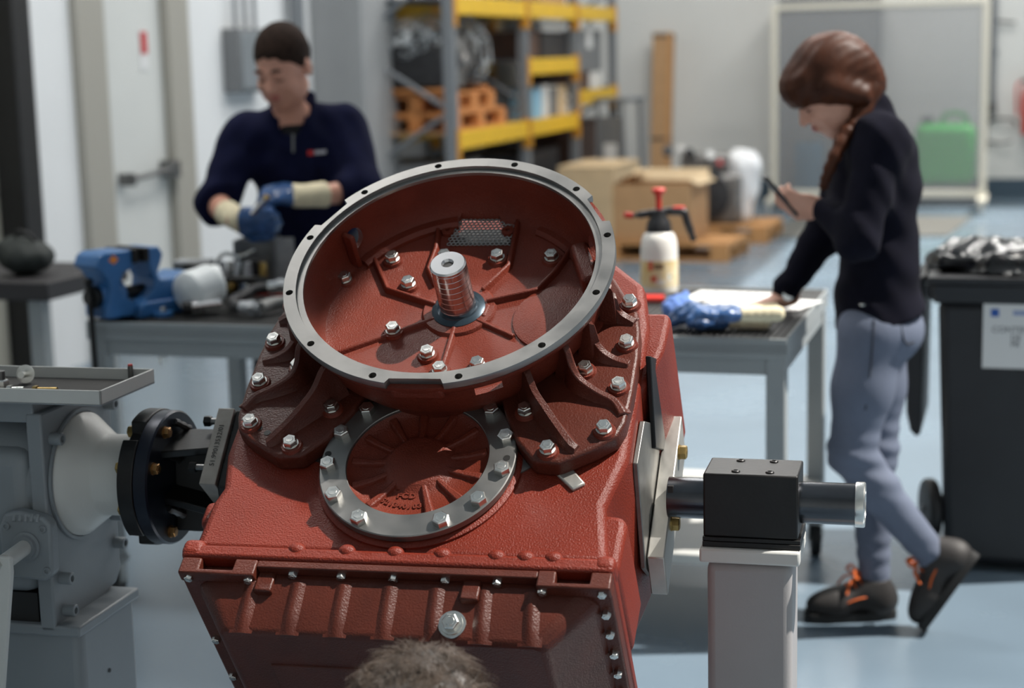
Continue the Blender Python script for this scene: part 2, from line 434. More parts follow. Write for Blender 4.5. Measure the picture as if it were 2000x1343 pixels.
# machined ring with 12 holes and three edge notches
mb = MB()
mb.lathe([(.2436, -.014), (.2436, -.006), (.2535, -.006), (.2545, 0), (.2755, 0), (.2762, -.0015), (.2762, -.012), (.275, -.014)], seg=180, closed=True)
ring = mb.build('machined_flange', 'steel', gb, smooth=30)
c = MB()
for k in range(12):
    a = math.radians(105) - k * PI / 6; p = at_ang(a, .2651, 0)
    c.cyl(p + Vector((0, 0, -.03)), p + Vector((0, 0, .02)), .0062, seg=16)
for a0, wd in ((ang_of(807, 748, 0), .098), (ang_of(648, 416, 0), .078), (ang_of(1170, 407, 0), .078)):
    u, v = Vector((math.cos(a0), math.sin(a0), 0)), Vector((-math.sin(a0), math.cos(a0), 0))
    o = [(u * .262 + v * wd * .42), (u * .30 + v * wd * .64), (u * .30 - v * wd * .64), (u * .262 - v * wd * .42)]
    c.prism([(q.x, q.y) for q in o], -.03, .02)
cut(ring, c, 30)
for a0, wd in ((ang_of(807, 748, 0), .086), (ang_of(648, 416, 0), .066), (ang_of(1170, 407, 0), .066)):
    MB().box(at_ang(a0, .2615, -.027), (.018, wd, .024), Matrix.Rotation(a0, 3, 'Z')).build('notch_pad', 'red_cast', gb, bevel=.006, seg=3)
# dark thread bores under the holes
BORE = MB().cyl((0, 0, 0), (0, 0, .001), .0062, seg=12).mesh('bore'); BORE.materials.append(MATS['black_part'])
for k in range(12):
    inst(BORE, 'bolt_bore', gb, Matrix.Translation(at_ang(math.radians(105) - k * PI / 6, .2651, -.0125)))

# floor ribs of the bell
def ribs(path, h=.011, w0=.0028, w1=.0075, z=FZ, h1=None):
    pts = [Vector((q[0], q[1], 0)) for q in path]; n = len(pts); rings = []
    for i, p in enumerate(pts):
        t = (pts[min(i + 1, n - 1)] - pts[max(i - 1, 0)]).normalized(); s = Vector((-t.y, t.x, 0))
        hh = h if h1 is None else h + (h1 - h) * i / (n - 1)
        rings.append([p - s * w1 + Vector((0, 0, z - .004)), p - s * w0 + Vector((0, 0, z + hh)), p + s * w0 + Vector((0, 0, z + hh)), p + s * w1 + Vector((0, 0, z - .004))])
    return rings
RB = [[(860, 407), (851, 483), (836, 523), (850, 552)], [(1013, 418), (993, 516), (942, 564)], [(721, 480), (756, 562), (850, 592)],
      [(850, 617), (767, 646), (660, 684)], [(886, 635), (862, 715)], [(930, 620), (1002, 652)], [(950, 586), (1048, 564), (1084, 527), (1125, 469)], [(943, 615), (953, 592)]]
mb0 = None
for i, r in enumerate(RB):
    pts = [L(px, py, FZ + .008) for px, py in r]
    m_ = MB(); m_.loft(ribs(pts, .0105 if i in (0, 1, 2, 6) else .0065)); m_.build('floor_rib', 'red_cast', gb, bevel=.002)
# hub boss, seal, shaft
MB().lathe([(.033, FZ - .01), (.033, FZ + .005), (.060, FZ + .005), (.064, FZ), (.066, FZ - .01)], seg=48).build('hub_boss', 'red_cast', gb)
MB().lathe([(.030, FZ - .01), (.030, FZ + .008), (.036, FZ + .010), (.042, FZ + .008), (.0455, FZ + .006), (.046, FZ - .01)], seg=48).build('shaft_seal', 'seal_blue', gb)
pr = [(.0, -.018), (.0066, -.016), (.0072, -.003), (.0105, .002), (.028, .002), (.0305, -.001)]
z = -.004
while z > FZ:
    pr += [(.0305, z), (.0302, z - .0006), (.0302, z - .0014), (.0305, z - .002)]; z -= .0118
pr += [(.0305, FZ - .01)]
MB().lathe(pr, seg=64).build('input_shaft', 'shaft_steel', gb, smooth=25)
MB().lathe([(0, -.006), (.0072, -.006), (.0072, -.002), (0, -.002)], seg=16).build('centre_bore', 'black_part', gb)
# raised round pad and side bosses on the floor
q = L(1092, 622, FZ)
MB().lathe([(0, FZ - .002), (.078, FZ - .002), (.077, FZ + .0035), (.072, FZ + .005), (0, FZ + .005)], o=(q.x, q.y, 0), seg=48).build('round_pad', 'red_cast', gb)
# stepped ledge along the back of the floor
def arc_strip(a0, a1, r0, r1, z0, z1, n=24):
    rings = []
    for k in range(n + 1):
        a = a0 + (a1 - a0) * k / n; e = Vector((math.cos(a), math.sin(a), 0)); zz = Vector((0, 0, 1))
        rings.append([e * r0 + zz * z0, e * r0 + zz * (z1 - .006), e * (r0 + .006) + zz * z1, e * r1 + zz * z1, e * r1 + zz * z0])
    m_ = MB(); m_.loft(rings); return m_
arc_strip(math.radians(101), math.radians(150), .212, .243, FZ - .005, FZ + .013).build('back_ledge', 'red_cast', gb)
arc_strip(math.radians(28), math.radians(62), .214, .243, FZ - .005, FZ + .010).build('back_ledge', 'red_cast', gb)
mb = MB()
a = math.radians(153); mb.box(at_ang(a, .228, -.06), (.024, .010, .07), Matrix.Rotation(a, 3, 'Z'))
mb.build('wall_rib', 'red_cast', gb, bevel=.004)
mb = MB()
a = math.radians(20); mb.box(at_ang(a, .222, -.085), (.03, .10, .05), Matrix.Rotation(a, 3, 'Z'))
mb.build('wall_pad', 'red_cast', gb, bevel=.008)
# perforated vent screen
cells = MB(); hx = .0078; rr = .0031
lo = Vector((min(q.x for q in vq), min(q.y for q in vq), 0)); hi = Vector((max(q.x for q in vq), max(q.y for q in vq), 0))
row = 0; yy = lo.y
while yy < hi.y + .004:
    xx = lo.x + (hx / 2 if row % 2 else 0)
    while xx < hi.x + .003:
        R6 = hx / math.sqrt(3); vs_, fs_ = [], []
        for k in range(6):
            a = PI / 6 + k * PI / 3
            vs_ += [(xx + R6 * math.cos(a), yy + R6 * math.sin(a), FZ + .002), (xx + rr * math.cos(a), yy + rr * math.sin(a), FZ + .002)]
        for k in range(6): fs_.append((2 * k, 2 * ((k + 1) % 6), 2 * ((k + 1) % 6) + 1, 2 * k + 1))
        cells.add(vs_, fs_); xx += hx
    yy += hx * .866; row += 1
sc = cells.build('vent_screen', 'screen_steel', gb, smooth=0)
MB().prism([(q.x, q.y) for q in vq], -.1295, -.126).build('vent_backing', 'black_part', gb)
sol = sc.modifiers.new('t', 'SOLIDIFY'); sol.thickness = .0012
for s, px in ((-1, 876), (1, 993)):
    q = L(px, 455, FZ); MB().lathe([(0, FZ - .002), (.012, FZ - .002), (.0115, FZ + .007), (.004, FZ + .008), (.0035, FZ + .003), (0, FZ + .003)], o=(q.x, q.y, 0), seg=20).build('vent_lug', 'red_cast', gb)
BOSS = MB().lathe([(0, 0), (.0185, 0), (.0165, .0055), (0, .0055)], seg=24).mesh('boss'); BOSS.materials.append(MATS['red_cast'])
for px, py in [(766, 500), (868, 497), (971, 497), (1077, 497), (673, 540), (797, 549), (767, 639), (834, 685), (858, 717), (932, 707), (1152, 537)]:
    q = L(px, py + 2, FZ + .010); q.z = FZ
    inst(BOSS, 'bolt_boss', gb, Matrix.Translation(q)); bolt(B19, q + Vector((0, 0, .0055)))

# mounting ears (flat plates, ribs rising to the bell)
EAR = [(.20, .17), (.262, .075), (.286, .032), (.309, -.004), (.318, -.05), (.322, -.11), (.322, -.19), (.318, -.25), (.309, -.278), (.28, -.302), (.226, -.336), (.186, -.332), (.154, -.293), (.128, -.24), (.112, -.20)] + [(.222 * math.cos(math.radians(t)), .222 * math.sin(math.radians(t))) for t in range(-60, 42, 6)]
for s in (1, -1):
    out = [(XC + s * u, v) for u, v in EAR]
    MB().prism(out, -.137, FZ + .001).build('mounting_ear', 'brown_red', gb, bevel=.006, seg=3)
    # ribs: crest pixels of the right ear with a height for each; mirrored for the left one
    CR = [([(1194, 560), (1201, 591), (1215, 611), (1240, 626)], [-.035, -.07, -.09, -.099]),
          ([(1153, 628), (1157, 652), (1174, 680), (1198, 697), (1229, 707)], [-.035, -.065, -.085, -.095, -.099]),
          ([(1105, 676), (1116, 711), (1133, 738), (1167, 762), (1198, 779), (1216, 806)], [-.035, -.06, -.078, -.088, -.094, -.099]),
          ([(1028, 722), (1044, 762), (1064, 793), (1085, 824), (1112, 861), (1126, 873)], [-.035, -.055, -.07, -.082, -.092, -.098])]
    for pxs, zs_ in CR:
        pts = []
        for (px, py), z in zip(pxs, zs_):
            q = L(px, py, z); pts.append(Vector((XC + s * (q.x - XC), q.y, q.z)))
        e = Vector((pts[0].x, pts[0].y, 0)).normalized() * .03; pts = [pts[0] - e * .8 + Vector((0, 0, .004))] + pts
        pts = catmull(pts, 4); n = len(pts); rings = []
        for i, p in enumerate(pts):
            t = pts[min(i + 1, n - 1)] - pts[max(i - 1, 0)]; t.z = 0; t.normalize(); sd_ = Vector((-t.y, t.x, 0))
            base = lambda w_: Vector((0, 0, -.108 - p.z)) + sd_ * w_
            rings.append([p + base(-.016), p + sd_ * -.009 + Vector((0, 0, (-.108 - p.z) * .6)), p + sd_ * -.005, p + sd_ * .005, p + sd_ * .009 + Vector((0, 0, (-.108 - p.z) * .6)), p + base(.016)])
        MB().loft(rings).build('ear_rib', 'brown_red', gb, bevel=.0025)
    for u, v in [(.294, .012), (.300, -.082), (.299, -.177), (.288, -.269), (.207, -.313), (.159, -.234), (.241, -.142)]:
        p = Vector((XC + s * u, v, FZ))
        inst(BOSS, 'bolt_boss', gb, Matrix.Translation(p)); bolt(B19, p + Vector((0, 0, .0055)))
for px, py in ((507, 836), (522, 845)):
    q = L(px, py, FZ + .001); MB().lathe([(0, FZ), (.0055, FZ), (.0055, FZ + .0016), (0, FZ + .0016)], o=(q.x, q.y, 0), seg=14).build('dowel_hole', 'black_part', gb)

# case
CF = -.138
case = [(-.335, .06), (-.338, -.20), (-.337, -.30), (-.322, -.37), (-.330, -.40), (-.333, -.498), (.315, -.498), (.296, -.385), (.302, -.36), (.318, -.29), (.318, .00), (.30, .10), (.12, .28), (-.12, .28)]
MB().prism(case, -.50, CF).build('gearbox_case', 'red_paint', gb, bevel=.014, seg=3)
# stepped block at the upper right and the rib column below it
MB().prism([(.24, -.15), (.308, -.15), (.330, -.11), (.346, -.04), (.350, .03), (.345, .045), (.24, .045)], -.44, -.150).build('side_block', 'red_paint', gb, bevel=.010, seg=3)
MB().prism([(.27, -.50), (.328, -.50), (.330, -.41), (.325, -.395), (.27, -.39)], -.36, -.150).build('side_rib', 'red_paint', gb, bevel=.012, seg=3)
mb = MB(); qy = L(437, 905, -.15)
mb.bx(-.352, -.31, -.43, -.38, -.40, -.16).build('side_boss', 'red_paint', gb, bevel=.012, seg=3)
# lip with half-round bosses, pan flange and oil pan
MB().bx(-.343, .325, -.518, -.494, -.50, -.128).build('case_lip', 'red_paint', gb, bevel=.006)
DOME = MB().ball((0, 0, 0), (.014, .012, .010), 16, 8).mesh('dome'); DOME.materials.append(MATS['red_paint'])
for px in (577, 675, 770, 862, 968, 1025, 1080):
    q = L(px, 1079 + (px - 577) * .034, -.132); inst(DOME, 'lip_boss', gb, Matrix.Translation((q.x, -.495, -.134)))
MB().bx(.296, .327, -.516, -.488, -.17, -.126).build('lip_corner', 'red_paint', gb, bevel=.010, seg=3); MB().bx(-.345, -.31, -.516, -.484, -.17, -.126).build('lip_corner', 'red_paint', gb, bevel=.010, seg=3)
MB().bx(-.338, .325, -.545, -.519, -.55, -.149).build('pan_flange', 'brown_red', gb, bevel=.004)
MB().bx(-.216, .216, -.532, -.519, -.149, -.131).build('flange_strip', 'brown_red', gb, bevel=.002)
for x0, x1, p0, p1 in ((-.338, -.216, -.306, -.252), (.216, .325, .243, .294)):      # corner lugs with a slot
    MB().prism([(x0, -.549), (x1, -.549), (x1, -.519), (p1, -.519), (p1, -.540), (p0, -.540), (p0, -.519), (x0, -.519)], -.151, -.129).build('flange_lug', 'brown_red', gb, bevel=.003)
PY_ = -.622; PZ1 = -.172
def ringp(y, xl, xr, zf, zb, ch): return [(xl + ch, y, zf), (xr - ch * 1.1, y, zf), (xr, y, zf - ch * .9), (xr, y, zb), (xl, y, zb), (xl, y, zf - ch * .7)]
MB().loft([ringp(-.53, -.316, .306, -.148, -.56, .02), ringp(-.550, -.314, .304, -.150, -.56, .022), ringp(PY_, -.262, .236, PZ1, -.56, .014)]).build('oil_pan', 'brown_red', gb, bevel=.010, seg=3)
for px in (445, 545, 645, 745, 845, 945, 1045):
    t = (px - 445) / 600; x0 = -.225 + t * .43
    a_, b_ = Vector((x0 + .004, -.546, -.150)), Vector((x0 - .002 + t * .010, PY_ - .001, PZ1 - .001))
    nrm = Vector((0, -.29, .957)); sd_ = Vector((1, 0, 0)); rings = []
    for k in range(7):
        p = a_.lerp(b_, k / 6); hh = .0085 * min(1, (6.6 - k) / 2.2)
        rings.append([p + sd_ * x_ + nrm * (hh * .5 * (1 + math.cos(x_ / .018 * PI)) - .0008) for x_ in (-.018, -.0135, -.009, -.0045, 0, .0045, .009, .0135, .018)])
    MB().loft(rings).build('pan_rib', 'brown_red', gb, smooth=60)
for px in (565, 660, 762, 863, 966):
    q = G.on(px, 1127 + (px - 565) * .033, 1, -.547); bolt(B10, (q.x, -.531, -.143), (0, -1, 0))
for p in ((-.322, -.141), (-.226, -.141), (.225, -.141), (.312, -.141)): bolt(B10, (p[0], -.545, p[1]), (0, -1, 0))
for z in (-.19, -.238, -.288, -.338, -.39): bolt(B10, (.312, -.545, z), (0, -1, 0))
for z in (-.3, -.40, -.46): bolt(B10, (-.325, -.545, z), (0, -1, 0))
for px in (514, 912):
    q = G.on(px, 1150, 1, -.56); MB().bx(q.x - .014, q.x + .014, -.566, -.53, -.158, -.143).build('pan_lug', 'brown_red', gb, bevel=.003)
# drain plug
pn = Vector((0, -.29, .957)).normalized(); q = G.on(884, 1222, 1, -.597)
dp = MB().lathe([(0, 0), (.021, 0), (.0205, .0018), (.017, .002), (.0165, .006), (0, .006)], seg=28).build('drain_plug', 'zinc', gb, mtx=align((q.x, -.597, -.1640), pn))
inst(bolt_mesh(.0225, .010), 'plug_hex', dp, Matrix.Translation((0, 0, .006)))
# panel outline on the pan bottom
MB().bx(-.2, .13, PY_ - .003, PY_ + .004, -.5, -.25).build('pan_panel', 'brown_red', gb, bevel=.003)

# round cover: steel ring and ribbed cap
CC = Vector((-.006, -.322, 0)); RT = -.115
cr_ = MB().lathe([(.113, RT - .012), (.113, RT - .001), (.114, RT), (.1545, RT), (.156, RT - .0015), (.156, RT - .012)], o=CC, seg=128, closed=True).build('cover_ring', 'steel', gb, smooth=30)
MB().lathe([(.118, CF - .004), (.118, RT - .0125), (.153, RT - .0125), (.153, RT - .018), (.156, RT - .019), (.156, CF - .004)], o=CC, seg=96).build('cover_gasket', 'black_part', gb)
MB().lathe([(.163, CF - .006), (.163, CF + .004), (.158, CF + .007), (.15, CF + .007), (.15, CF - .006)], o=CC, seg=96, closed=True).build('cover_seat', 'red_paint', gb)
CV = MB().lathe([(0, RT - .004), (.044, RT - .0045), (.050, RT - .007), (.058, RT - .0155), (.066, RT - .0165), (.100, RT - .0165), (.1085, RT - .010), (.1135, RT - .005), (.1135, RT - .02)], o=CC, seg=96).build('ribbed_cap', 'red_cast', gb, smooth=50)
for k in range(13):
    a = math.radians(14) + k * 2 * PI / 13
    if k in (9,): continue
    e, sd_ = Vector((math.cos(a), math.sin(a), 0)), Vector((-math.sin(a), math.cos(a), 0)); rings = []
    for r, h, wd in ((.046, -.007, .0038), (.058, -.0095, .004), (.08, -.0105, .0045), (.100, -.0085, .0055), (.109, -.008, .006)):
        p = CC + e * r
        rings.append([p - sd_ * wd * 2 + Vector((0, 0, RT - .023)), p - sd_ * wd + Vector((0, 0, RT + h)), p + sd_ * wd + Vector((0, 0, RT + h)), p + sd_ * wd * 2 + Vector((0, 0, RT - .023))])
    MB().loft(rings).build('cap_rib', 'red_cast', CV, bevel=.002)
TZ_ = RT - .0160
for body, px, py, sz, rot in (('FCD', 794, 969, .0145, 0), ('L2515', 797, 953, .0130, PI)):
    q = L(px, py, TZ_); link('cast_lettering', text_mesh(body, sz, .0014, bold=.0006, space=1.15), 'red_cast', CV, Matrix.Translation((q.x, q.y, TZ_ + (.0012 if rot else 0))) @ Matrix.Rotation(rot, 4, 'Z'))
q = L(791, 989, TZ_) - CC; ac, rc_ = math.atan2(q.y, q.x), math.hypot(q.x, q.y)
for i, ch in enumerate('521340/035'):
    a = ac + (i - 5.0) * .0078 / rc_
    link('cast_lettering', text_mesh(ch, .0125, .0014, bold=.0006), 'red_cast', CV, Matrix.Translation((CC.x + rc_ * math.cos(a), CC.y + rc_ * math.sin(a), TZ_)) @ Matrix.Rotation(a + PI / 2, 4, 'Z'))
for px, py in [(663, 840), (635, 903), (647, 963), (697, 1010), (861, 1015), (936, 973), (982, 912), (990, 848), (962, 795), (715, 795)]:
    q = L(px, py, RT + .009); d_ = (q - CC); d_.z = 0; d_ = d_.normalized() * .1415
    bolt(B24, (CC.x + d_.x, CC.y + d_.y, RT))
for px, py in ((641, 886), (990, 894)):
    q = L(px, py, RT); MB().lathe([(0, RT - .001), (.0055, RT - .001), (.0055, RT + .0006), (0, RT + .0006)], o=(q.x, q.y, 0), seg=14).build('dowel_hole', 'black_part', gb)
# steel tab sticking out under the ear, and machined pads beside the ring
q0, q1, q2, q3 = [L(*p, CF + .004) for p in ((1072, 912), (1100, 895), (1144, 944), (1118, 957))]
MB().prism([(q.x, q.y) for q in (q0, q1, q2, q3)], CF - .002, CF + .006).build('steel_tab', 'brushed_plate', gb, bevel=.003)
for pts in (((1003, 880), (1030, 880), (1048, 905), (1012, 925)), ((600, 885), (625, 878), (632, 905), (612, 897))):
    MB().prism([(q.x, q.y) for q in [L(*p, CF + .003) for p in pts]], CF - .002, CF + .003).build('machined_pad', 'steel', gb)
# lifting eye behind the ears
q = G.on(1272, 590, 0, .27)
MB().lathe([(.013 + .007 * math.cos(t), .007 * math.sin(t)) for t in [2 * PI * k / 10 for k in range(10)]], o=(.295, .065, -.20), ax=(1, .15, 0), seg=24, closed=True).build('lifting_eye', 'zinc', gb)
# ------------------------------------------------------------------ turning stand: drive post, adapter, trunnion, pedestal
SF = Frame((-.899, 2.623, .879), SX, Vector((0, 0, 1)).cross(SX), Vector((0, 0, 1)))
AH = SF.o.z                                        # height of the turning axis
def S(px, py, ax, v): return SF.on(px, py, ax, v)
SYAW = math.atan2(SX.y, SX.x)
def sthing(name, label, cat, p=(0, 0, 0), group=None):      # empty in the stand's frame, at local p
    return thing(name, label, cat, mtx=SF.M @ Matrix.Translation(Vector(p)), group=group)
def rel(mb, p):
    for v in mb.bm.verts: v.co -= Vector(p)
    return mb
XAX = (1, 0, 0)
NS = SF.R @ GN; YSL = SF.R @ GY                     # gearbox axes in stand coordinates

# --- right: trunnion (plates + shaft) bolted to the gearbox side
tr = sthing('trunnion', 'steel clamping plate with dark turning shaft on the gearbox side', 'trunnion')
f1, f2 = S(1332, 812, 0, .357), S(1297, 1090, 0, .357); f3 = S(1305, 1162, 0, .357); f4 = f1 + (f3 - f2)
MB().prism([(q.y, q.z) for q in (f1, f2, f3, f4)], .329, .357, lambda u, v, w_: (w_, u, v)).build('clamp_plate', 'brushed_plate', tr, bevel=.002)
mat('spacer_steel', (118, 117, 114), .42, .8, var=.2, vscale=30)
bk = [S(*p, 0, .323) for p in ((1254, 822), (1240, 905), (1256, 1110), (1268, 1125), (1300, 900), (1285, 830))]
MB().prism([(q.y, q.z) for q in bk], .319, .3275, lambda u, v, w_: (w_, u, v)).build('spacer_plate', 'spacer_steel', tr, bevel=.0015)
bl = [S(*p, 0, .333) for p in ((1270, 695), (1283, 700), (1302, 850), (1300, 880), (1280, 875))]
MB().prism([(q.y, q.z) for q in bl], .325, .334, lambda u, v, w_: (w_, u, v)).build('black_strap', 'black_oxide', tr, bevel=.002)
MB().lathe([(0, .355), (.0335, .355), (.0335, .655), (0, .655)], ax=XAX, seg=48).build('turning_shaft', 'shaft_dark', tr)
MB().lathe([(0, .655), (.036, .655), (.0365, .657), (.0365, .668), (.035, .670), (.026, .670), (.025, .668), (0, .668)], ax=XAX, seg=48).build('end_collar', 'zinc', tr)
MB().bx(.357, .366, -.03, -.022, .012, .026).build('key', 'black_part', tr)
YB_ = bolt_mesh(.021, .012, .013, m='yellow_zinc')
for px, py in ((1336, 883), (1322, 1022)):
    q = S(px, py, 0, .366); inst(YB_, 'plate_bolt', tr, align((.357, q.y, q.z), (1, 0, 0)))

# --- right pedestal with the bearing block
pd = sthing('pedestal', 'light grey square steel pedestal carrying the black bearing block', 'stand', (.492, 0, -AH))
def pb_(mb): return rel(mb, (.492, 0, -AH))
pb_(MB().bx(.424, .560, -.062, .062, -.86, -.088)).build('post', 'pedestal_paint', pd, bevel=.014, seg=4)
pb_(MB().bx(.413, .572, -.068, .068, -.088, -.064)).build('top_plate', 'light_grey_paint', pd, bevel=.004)
pb_(MB().bx(.36, .64, -.16, .16, -AH, -AH + .02)).build('base_plate', 'pedestal_paint', pd, bevel=.004)
bb = pb_(MB().bx(.418, .568, -.055, .055, -.048, .056)).build('bearing_block', 'black_oxide', pd, bevel=.003)
pb_(MB().bx(.417, .572, -.058, .058, -.064, -.055)).build('block_shim', 'black_oxide', pd, bevel=.001)
pb_(MB().bx(.417, .572, -.056, .056, -.055, -.048)).build('block_foot', 'black_oxide', pd, bevel=.001)
SOC = bolt_mesh(.014, .003, socket=True, m='black_oxide')
for x_ in (.468, .522):
    for y_ in (-.036, .036): inst(SOC, 'block_screw', pd, Matrix.Translation((x_ - .492, y_, .0555 + AH)))
inst(bolt_mesh(.012, .01, socket=True, m='zinc'), 'side_screw', pd, align((.560 - .492, .02, AH - .34), (1, 0, 0)))
inst(bolt_mesh(.010, .01, socket=True, m='zinc'), 'side_screw', pd, align((.560 - .492, .03, AH - .36), (1, 0, 0)))

mat('stop_steel', (138, 134, 128), .45, .35, var=.15, vscale=40)
# --- left: black adapter flange with fins and stop plate
ad = sthing('adapter_flange', 'black steel adapter flange with gussets and a stamped stop plate', 'adapter')
FR = .118; T0, T1, T2 = -.575, -.545, -.520
mb = MB(); n = 72; out = []
for k in range(n):
    a = 2 * PI * k / n; r = FR * 1.02
    if any(abs((a - b_ + PI) % (2 * PI) - PI) < .13 for b_ in (math.radians(125), math.radians(235), math.radians(55), math.radians(305))): r = FR * .86
    out.append((r * math.cos(a), r * math.sin(a)))
MB().prism(out, T0, T1 - .001, lambda u, v, w_: (w_, u, v)).build('coupling_disc', 'black_oxide', ad, bevel=.002)
MB().lathe([(.03, T1), (FR, T1), (FR, T2 - .003), (FR - .003, T2), (.03, T2)], ax=XAX, seg=72).build('flange_disc', 'black_blue', ad)
BRZ = bolt_mesh(.017, .009, .011, m='bronze'); YZ = bolt_mesh(.019, .012, m='yellow_zinc')
for k in range(8):
    a = math.radians(22.5 + 45 * k); p = Vector((T2, .096 * math.cos(a), .096 * math.sin(a)))
    if k in (3, 5, 2, 7): inst(BRZ, 'flange_bolt', ad, align(p, (1, 0, 0)))
    inst(YZ, 'flange_bolt', ad, align((T0, p.y, p.z), (-1, 0, 0)))
# gussets reach from the disc to the stop plate
e1, e2 = S(458, 797, 0, -.402), S(420, 946, 0, -.402); dn = (e2 - e1).normalized()
pn_ = Vector((0, dn.z, -dn.y));  pn_ = pn_ if pn_.y > 0 else -pn_
sp = MB(); TP = .085
sp.prism([(q.y, q.z) for q in (e1, e2, e2 + pn_ * TP, e1 + pn_ * TP)], -.432, -.402, lambda u, v, w_: (w_, u, v))
stp = sp.build('stop_plate', 'stop_steel', ad, bevel=.0015)
MB().prism([(q.y, q.z) for q in (e1 + pn_ * .005, e2 + pn_ * .005 + dn * .0, e2 + pn_ * .13 + dn * .10, e1 + pn_ * .13)], -.401, -.375, lambda u, v, w_: (w_, u, v)).build('side_clamp', 'black_oxide', ad, bevel=.003)
for y0, z0, y1, z1 in ((-.055, .052, -.04, .06), (-.05, -.03, -.05, -.05), (.02, -.06, .0, -.085)):
    a_, b_ = Vector((T2 - .002, y0, z0)), Vector((-.425, y1, z1)); u = Vector((0, 1, .25)).normalized()
    mb = MB(); v_ = Vector((0, -.25, 1)).normalized() * .007
    mb.loft([[a_ - v_, a_ + v_, a_ + u * .09 + v_, a_ + u * .09 - v_], [b_ - v_, b_ + v_, b_ + u * .07 + v_, b_ + u * .07 - v_]])
    mb.build('gusset', 'black_oxide', ad, bevel=.002)
MB().prism([(-.03, -.095), (.03, -.10), (.06, .07), (-.02, .075)], T2 - .002, -.43, lambda u, v, w_: (w_, u + .02, v)).build('gusset_web', 'black_part', ad, bevel=.004)
for p, r in (((T2 + .003, -.045, .055), .008), ((T2 + .003, .0, .10), .007), ((T2 + .004, -.045, -.045), .007)):
    mb = MB(); pts = [Vector(p) + Vector((.002 * k, .007 * k, -.004 * k)) for k in range(6)]
    mb.tube(pts, [r * (.8 + .25 * (k % 2)) for k in range(6)], 8).build('weld_bead', 'steel_dark', ad)
BO = bolt_mesh(.017, .012, m='black_oxide')
for (px, py), big in (((407, 822), 1), ((378, 912), 0)):
    q = S(px, py, 0, -.458)
    MB().cyl((-.452, q.y, q.z), (-.43, q.y, q.z), .006, seg=12).build('stop_screw', 'steel_dark', ad)
    inst(BO, 'stop_bolt', ad, align((-.464, q.y, q.z), (1, 0, 0)))
# stamped number on the long edge of the stop plate
ed = -pn_                                           # outward normal of the edge
xdir = -dn; zdir = ed; ydir = zdir.cross(xdir)
mt = Matrix((xdir, ydir, zdir)).transposed().to_4x4(); mt.translation = Vector((-.417, 0, 0)) + Vector((0, e1.y, e1.z)) + dn * .072 + ed * .0004
link('stamped_number', text_mesh('51.99013532/01', .0125, .0002), 'text_dark', stp, mt)

# --- left drive post
dr = sthing('drive_post', 'grey geared drive unit on a square steel post', 'drive unit', (-.74, 0, -AH))
def db(mb): return rel(mb, (-.74, 0, -AH))
DX = (-1, 0, 0)
db(MB().lathe([(0, T0 + .002), (.072, T0 + .002), (.072, -.645), (.076, -.651), (.098, -.680), (.110, -.695), (.110, -.705), (0, -.705)], ax=XAX, seg=64)).build('hub', 'light_grey_paint', dr, smooth=50)
db(MB().prism([(-.125, .135), (.105, .135), (.125, .115), (.125, -.215), (.105, -.235), (-.10, -.275), (-.125, -.255)], -.735, -.705, lambda u, v, w_: (w_, u, v))).build('face_plate', 'grey_paint', dr, bevel=.004)
db(MB().lathe([(.112, -.704), (.118, -.704), (.118, -.699), (.112, -.699)], ax=XAX, seg=64, closed=True)).build('hub_collar', 'grey_paint', dr)
SK_ = bolt_mesh(.022, .022, socket=True, m='grey_paint')
for y_, z_ in ((-.095, .085), (.105, .105), (-.095, -.165), (.105, -.105), (-.09, -.225), (.108, -.16)):
    inst(SK_, 'cap_screw', dr, align((-.705 + .74, y_, z_ + AH), (1, 0, 0)))
db(MB().lathe([(0, -.735), (.115, -.735), (.12, -.76), (.12, -.96), (.11, -.98), (0, -.98)], ax=XAX, seg=48)).build('gear_housing', 'grey_paint', dr, smooth=40)
db(MB().bx(-.95, -.737, -.125, .115, -.19, .07)).build('housing_block', 'grey_paint', dr, bevel=.03, seg=4)
# front cover with four socket screws
fc = S(60, 1062, 1, -.137)
cov = [(-.050, -.044), (-.042, -.058), (.030, -.062), (.046, -.048), (.048, .04), (.034, .052), (-.012, .062), (-.04, .056), (-.052, .03)]
db(MB().prism([(u + fc.x, v + fc.z) for u, v in cov], -.150, -.124, lambda u, v, w_: (u, w_, v))).build('front_cover', 'grey_paint', dr, bevel=.006, seg=3)
for k in range(5):
    x_ = fc.x - .02 + k * .011; db(MB().cyl((x_, -.152, fc.z + .044), (x_, -.146, fc.z + .056), .0035, seg=8)).build('cover_fluting', 'grey_paint', dr)
for u, v in ((-.036, .034), (.033, .032), (.036, -.042), (-.034, -.046)):
    inst(bolt_mesh(.0135, .004, socket=True, m='grey_paint'), 'cover_screw', dr, align((fc.x + u + .74, -.150, fc.z + v + AH), (0, -1, 0)))
db(MB().lathe([(0, 0), (.026, 0), (.026, .004), (.021, .005), (.02, .012), (0, .012)], o=(fc.x, -.150, fc.z), ax=(0, -1, 0), seg=32)).build('shaft_seat', 'grey_paint', dr)
tip = S(8, 1098, 1, -.26)
db(MB().cyl((fc.x, -.155, fc.z), tip, .0135, seg=24)).build('input_stub', 'light_grey_paint', dr)
cp = [S(*p, 1, -.27) for p in ((-60, 1082), (22, 1088), (24, 1120), (8, 1345), (-30, 1500), (-70, 1500))]
db(MB().prism([(q.x, q.z) for q in cp], -.275, -.263, lambda u, v, w_: (u, w_, v))).build('torque_arm', 'light_grey_paint', dr, bevel=.002)
inst(bolt_mesh(.02, .006, m='zinc'), 'arm_nut', dr, align((tip.x + .74 - .006, -.275, tip.z + AH), (0, -1, 0)))
db(MB().bx(-.835, -.665, -.115, .095, -AH + .02, -.245)).build('post', 'grey_paint', dr, bevel=.018, seg=4)
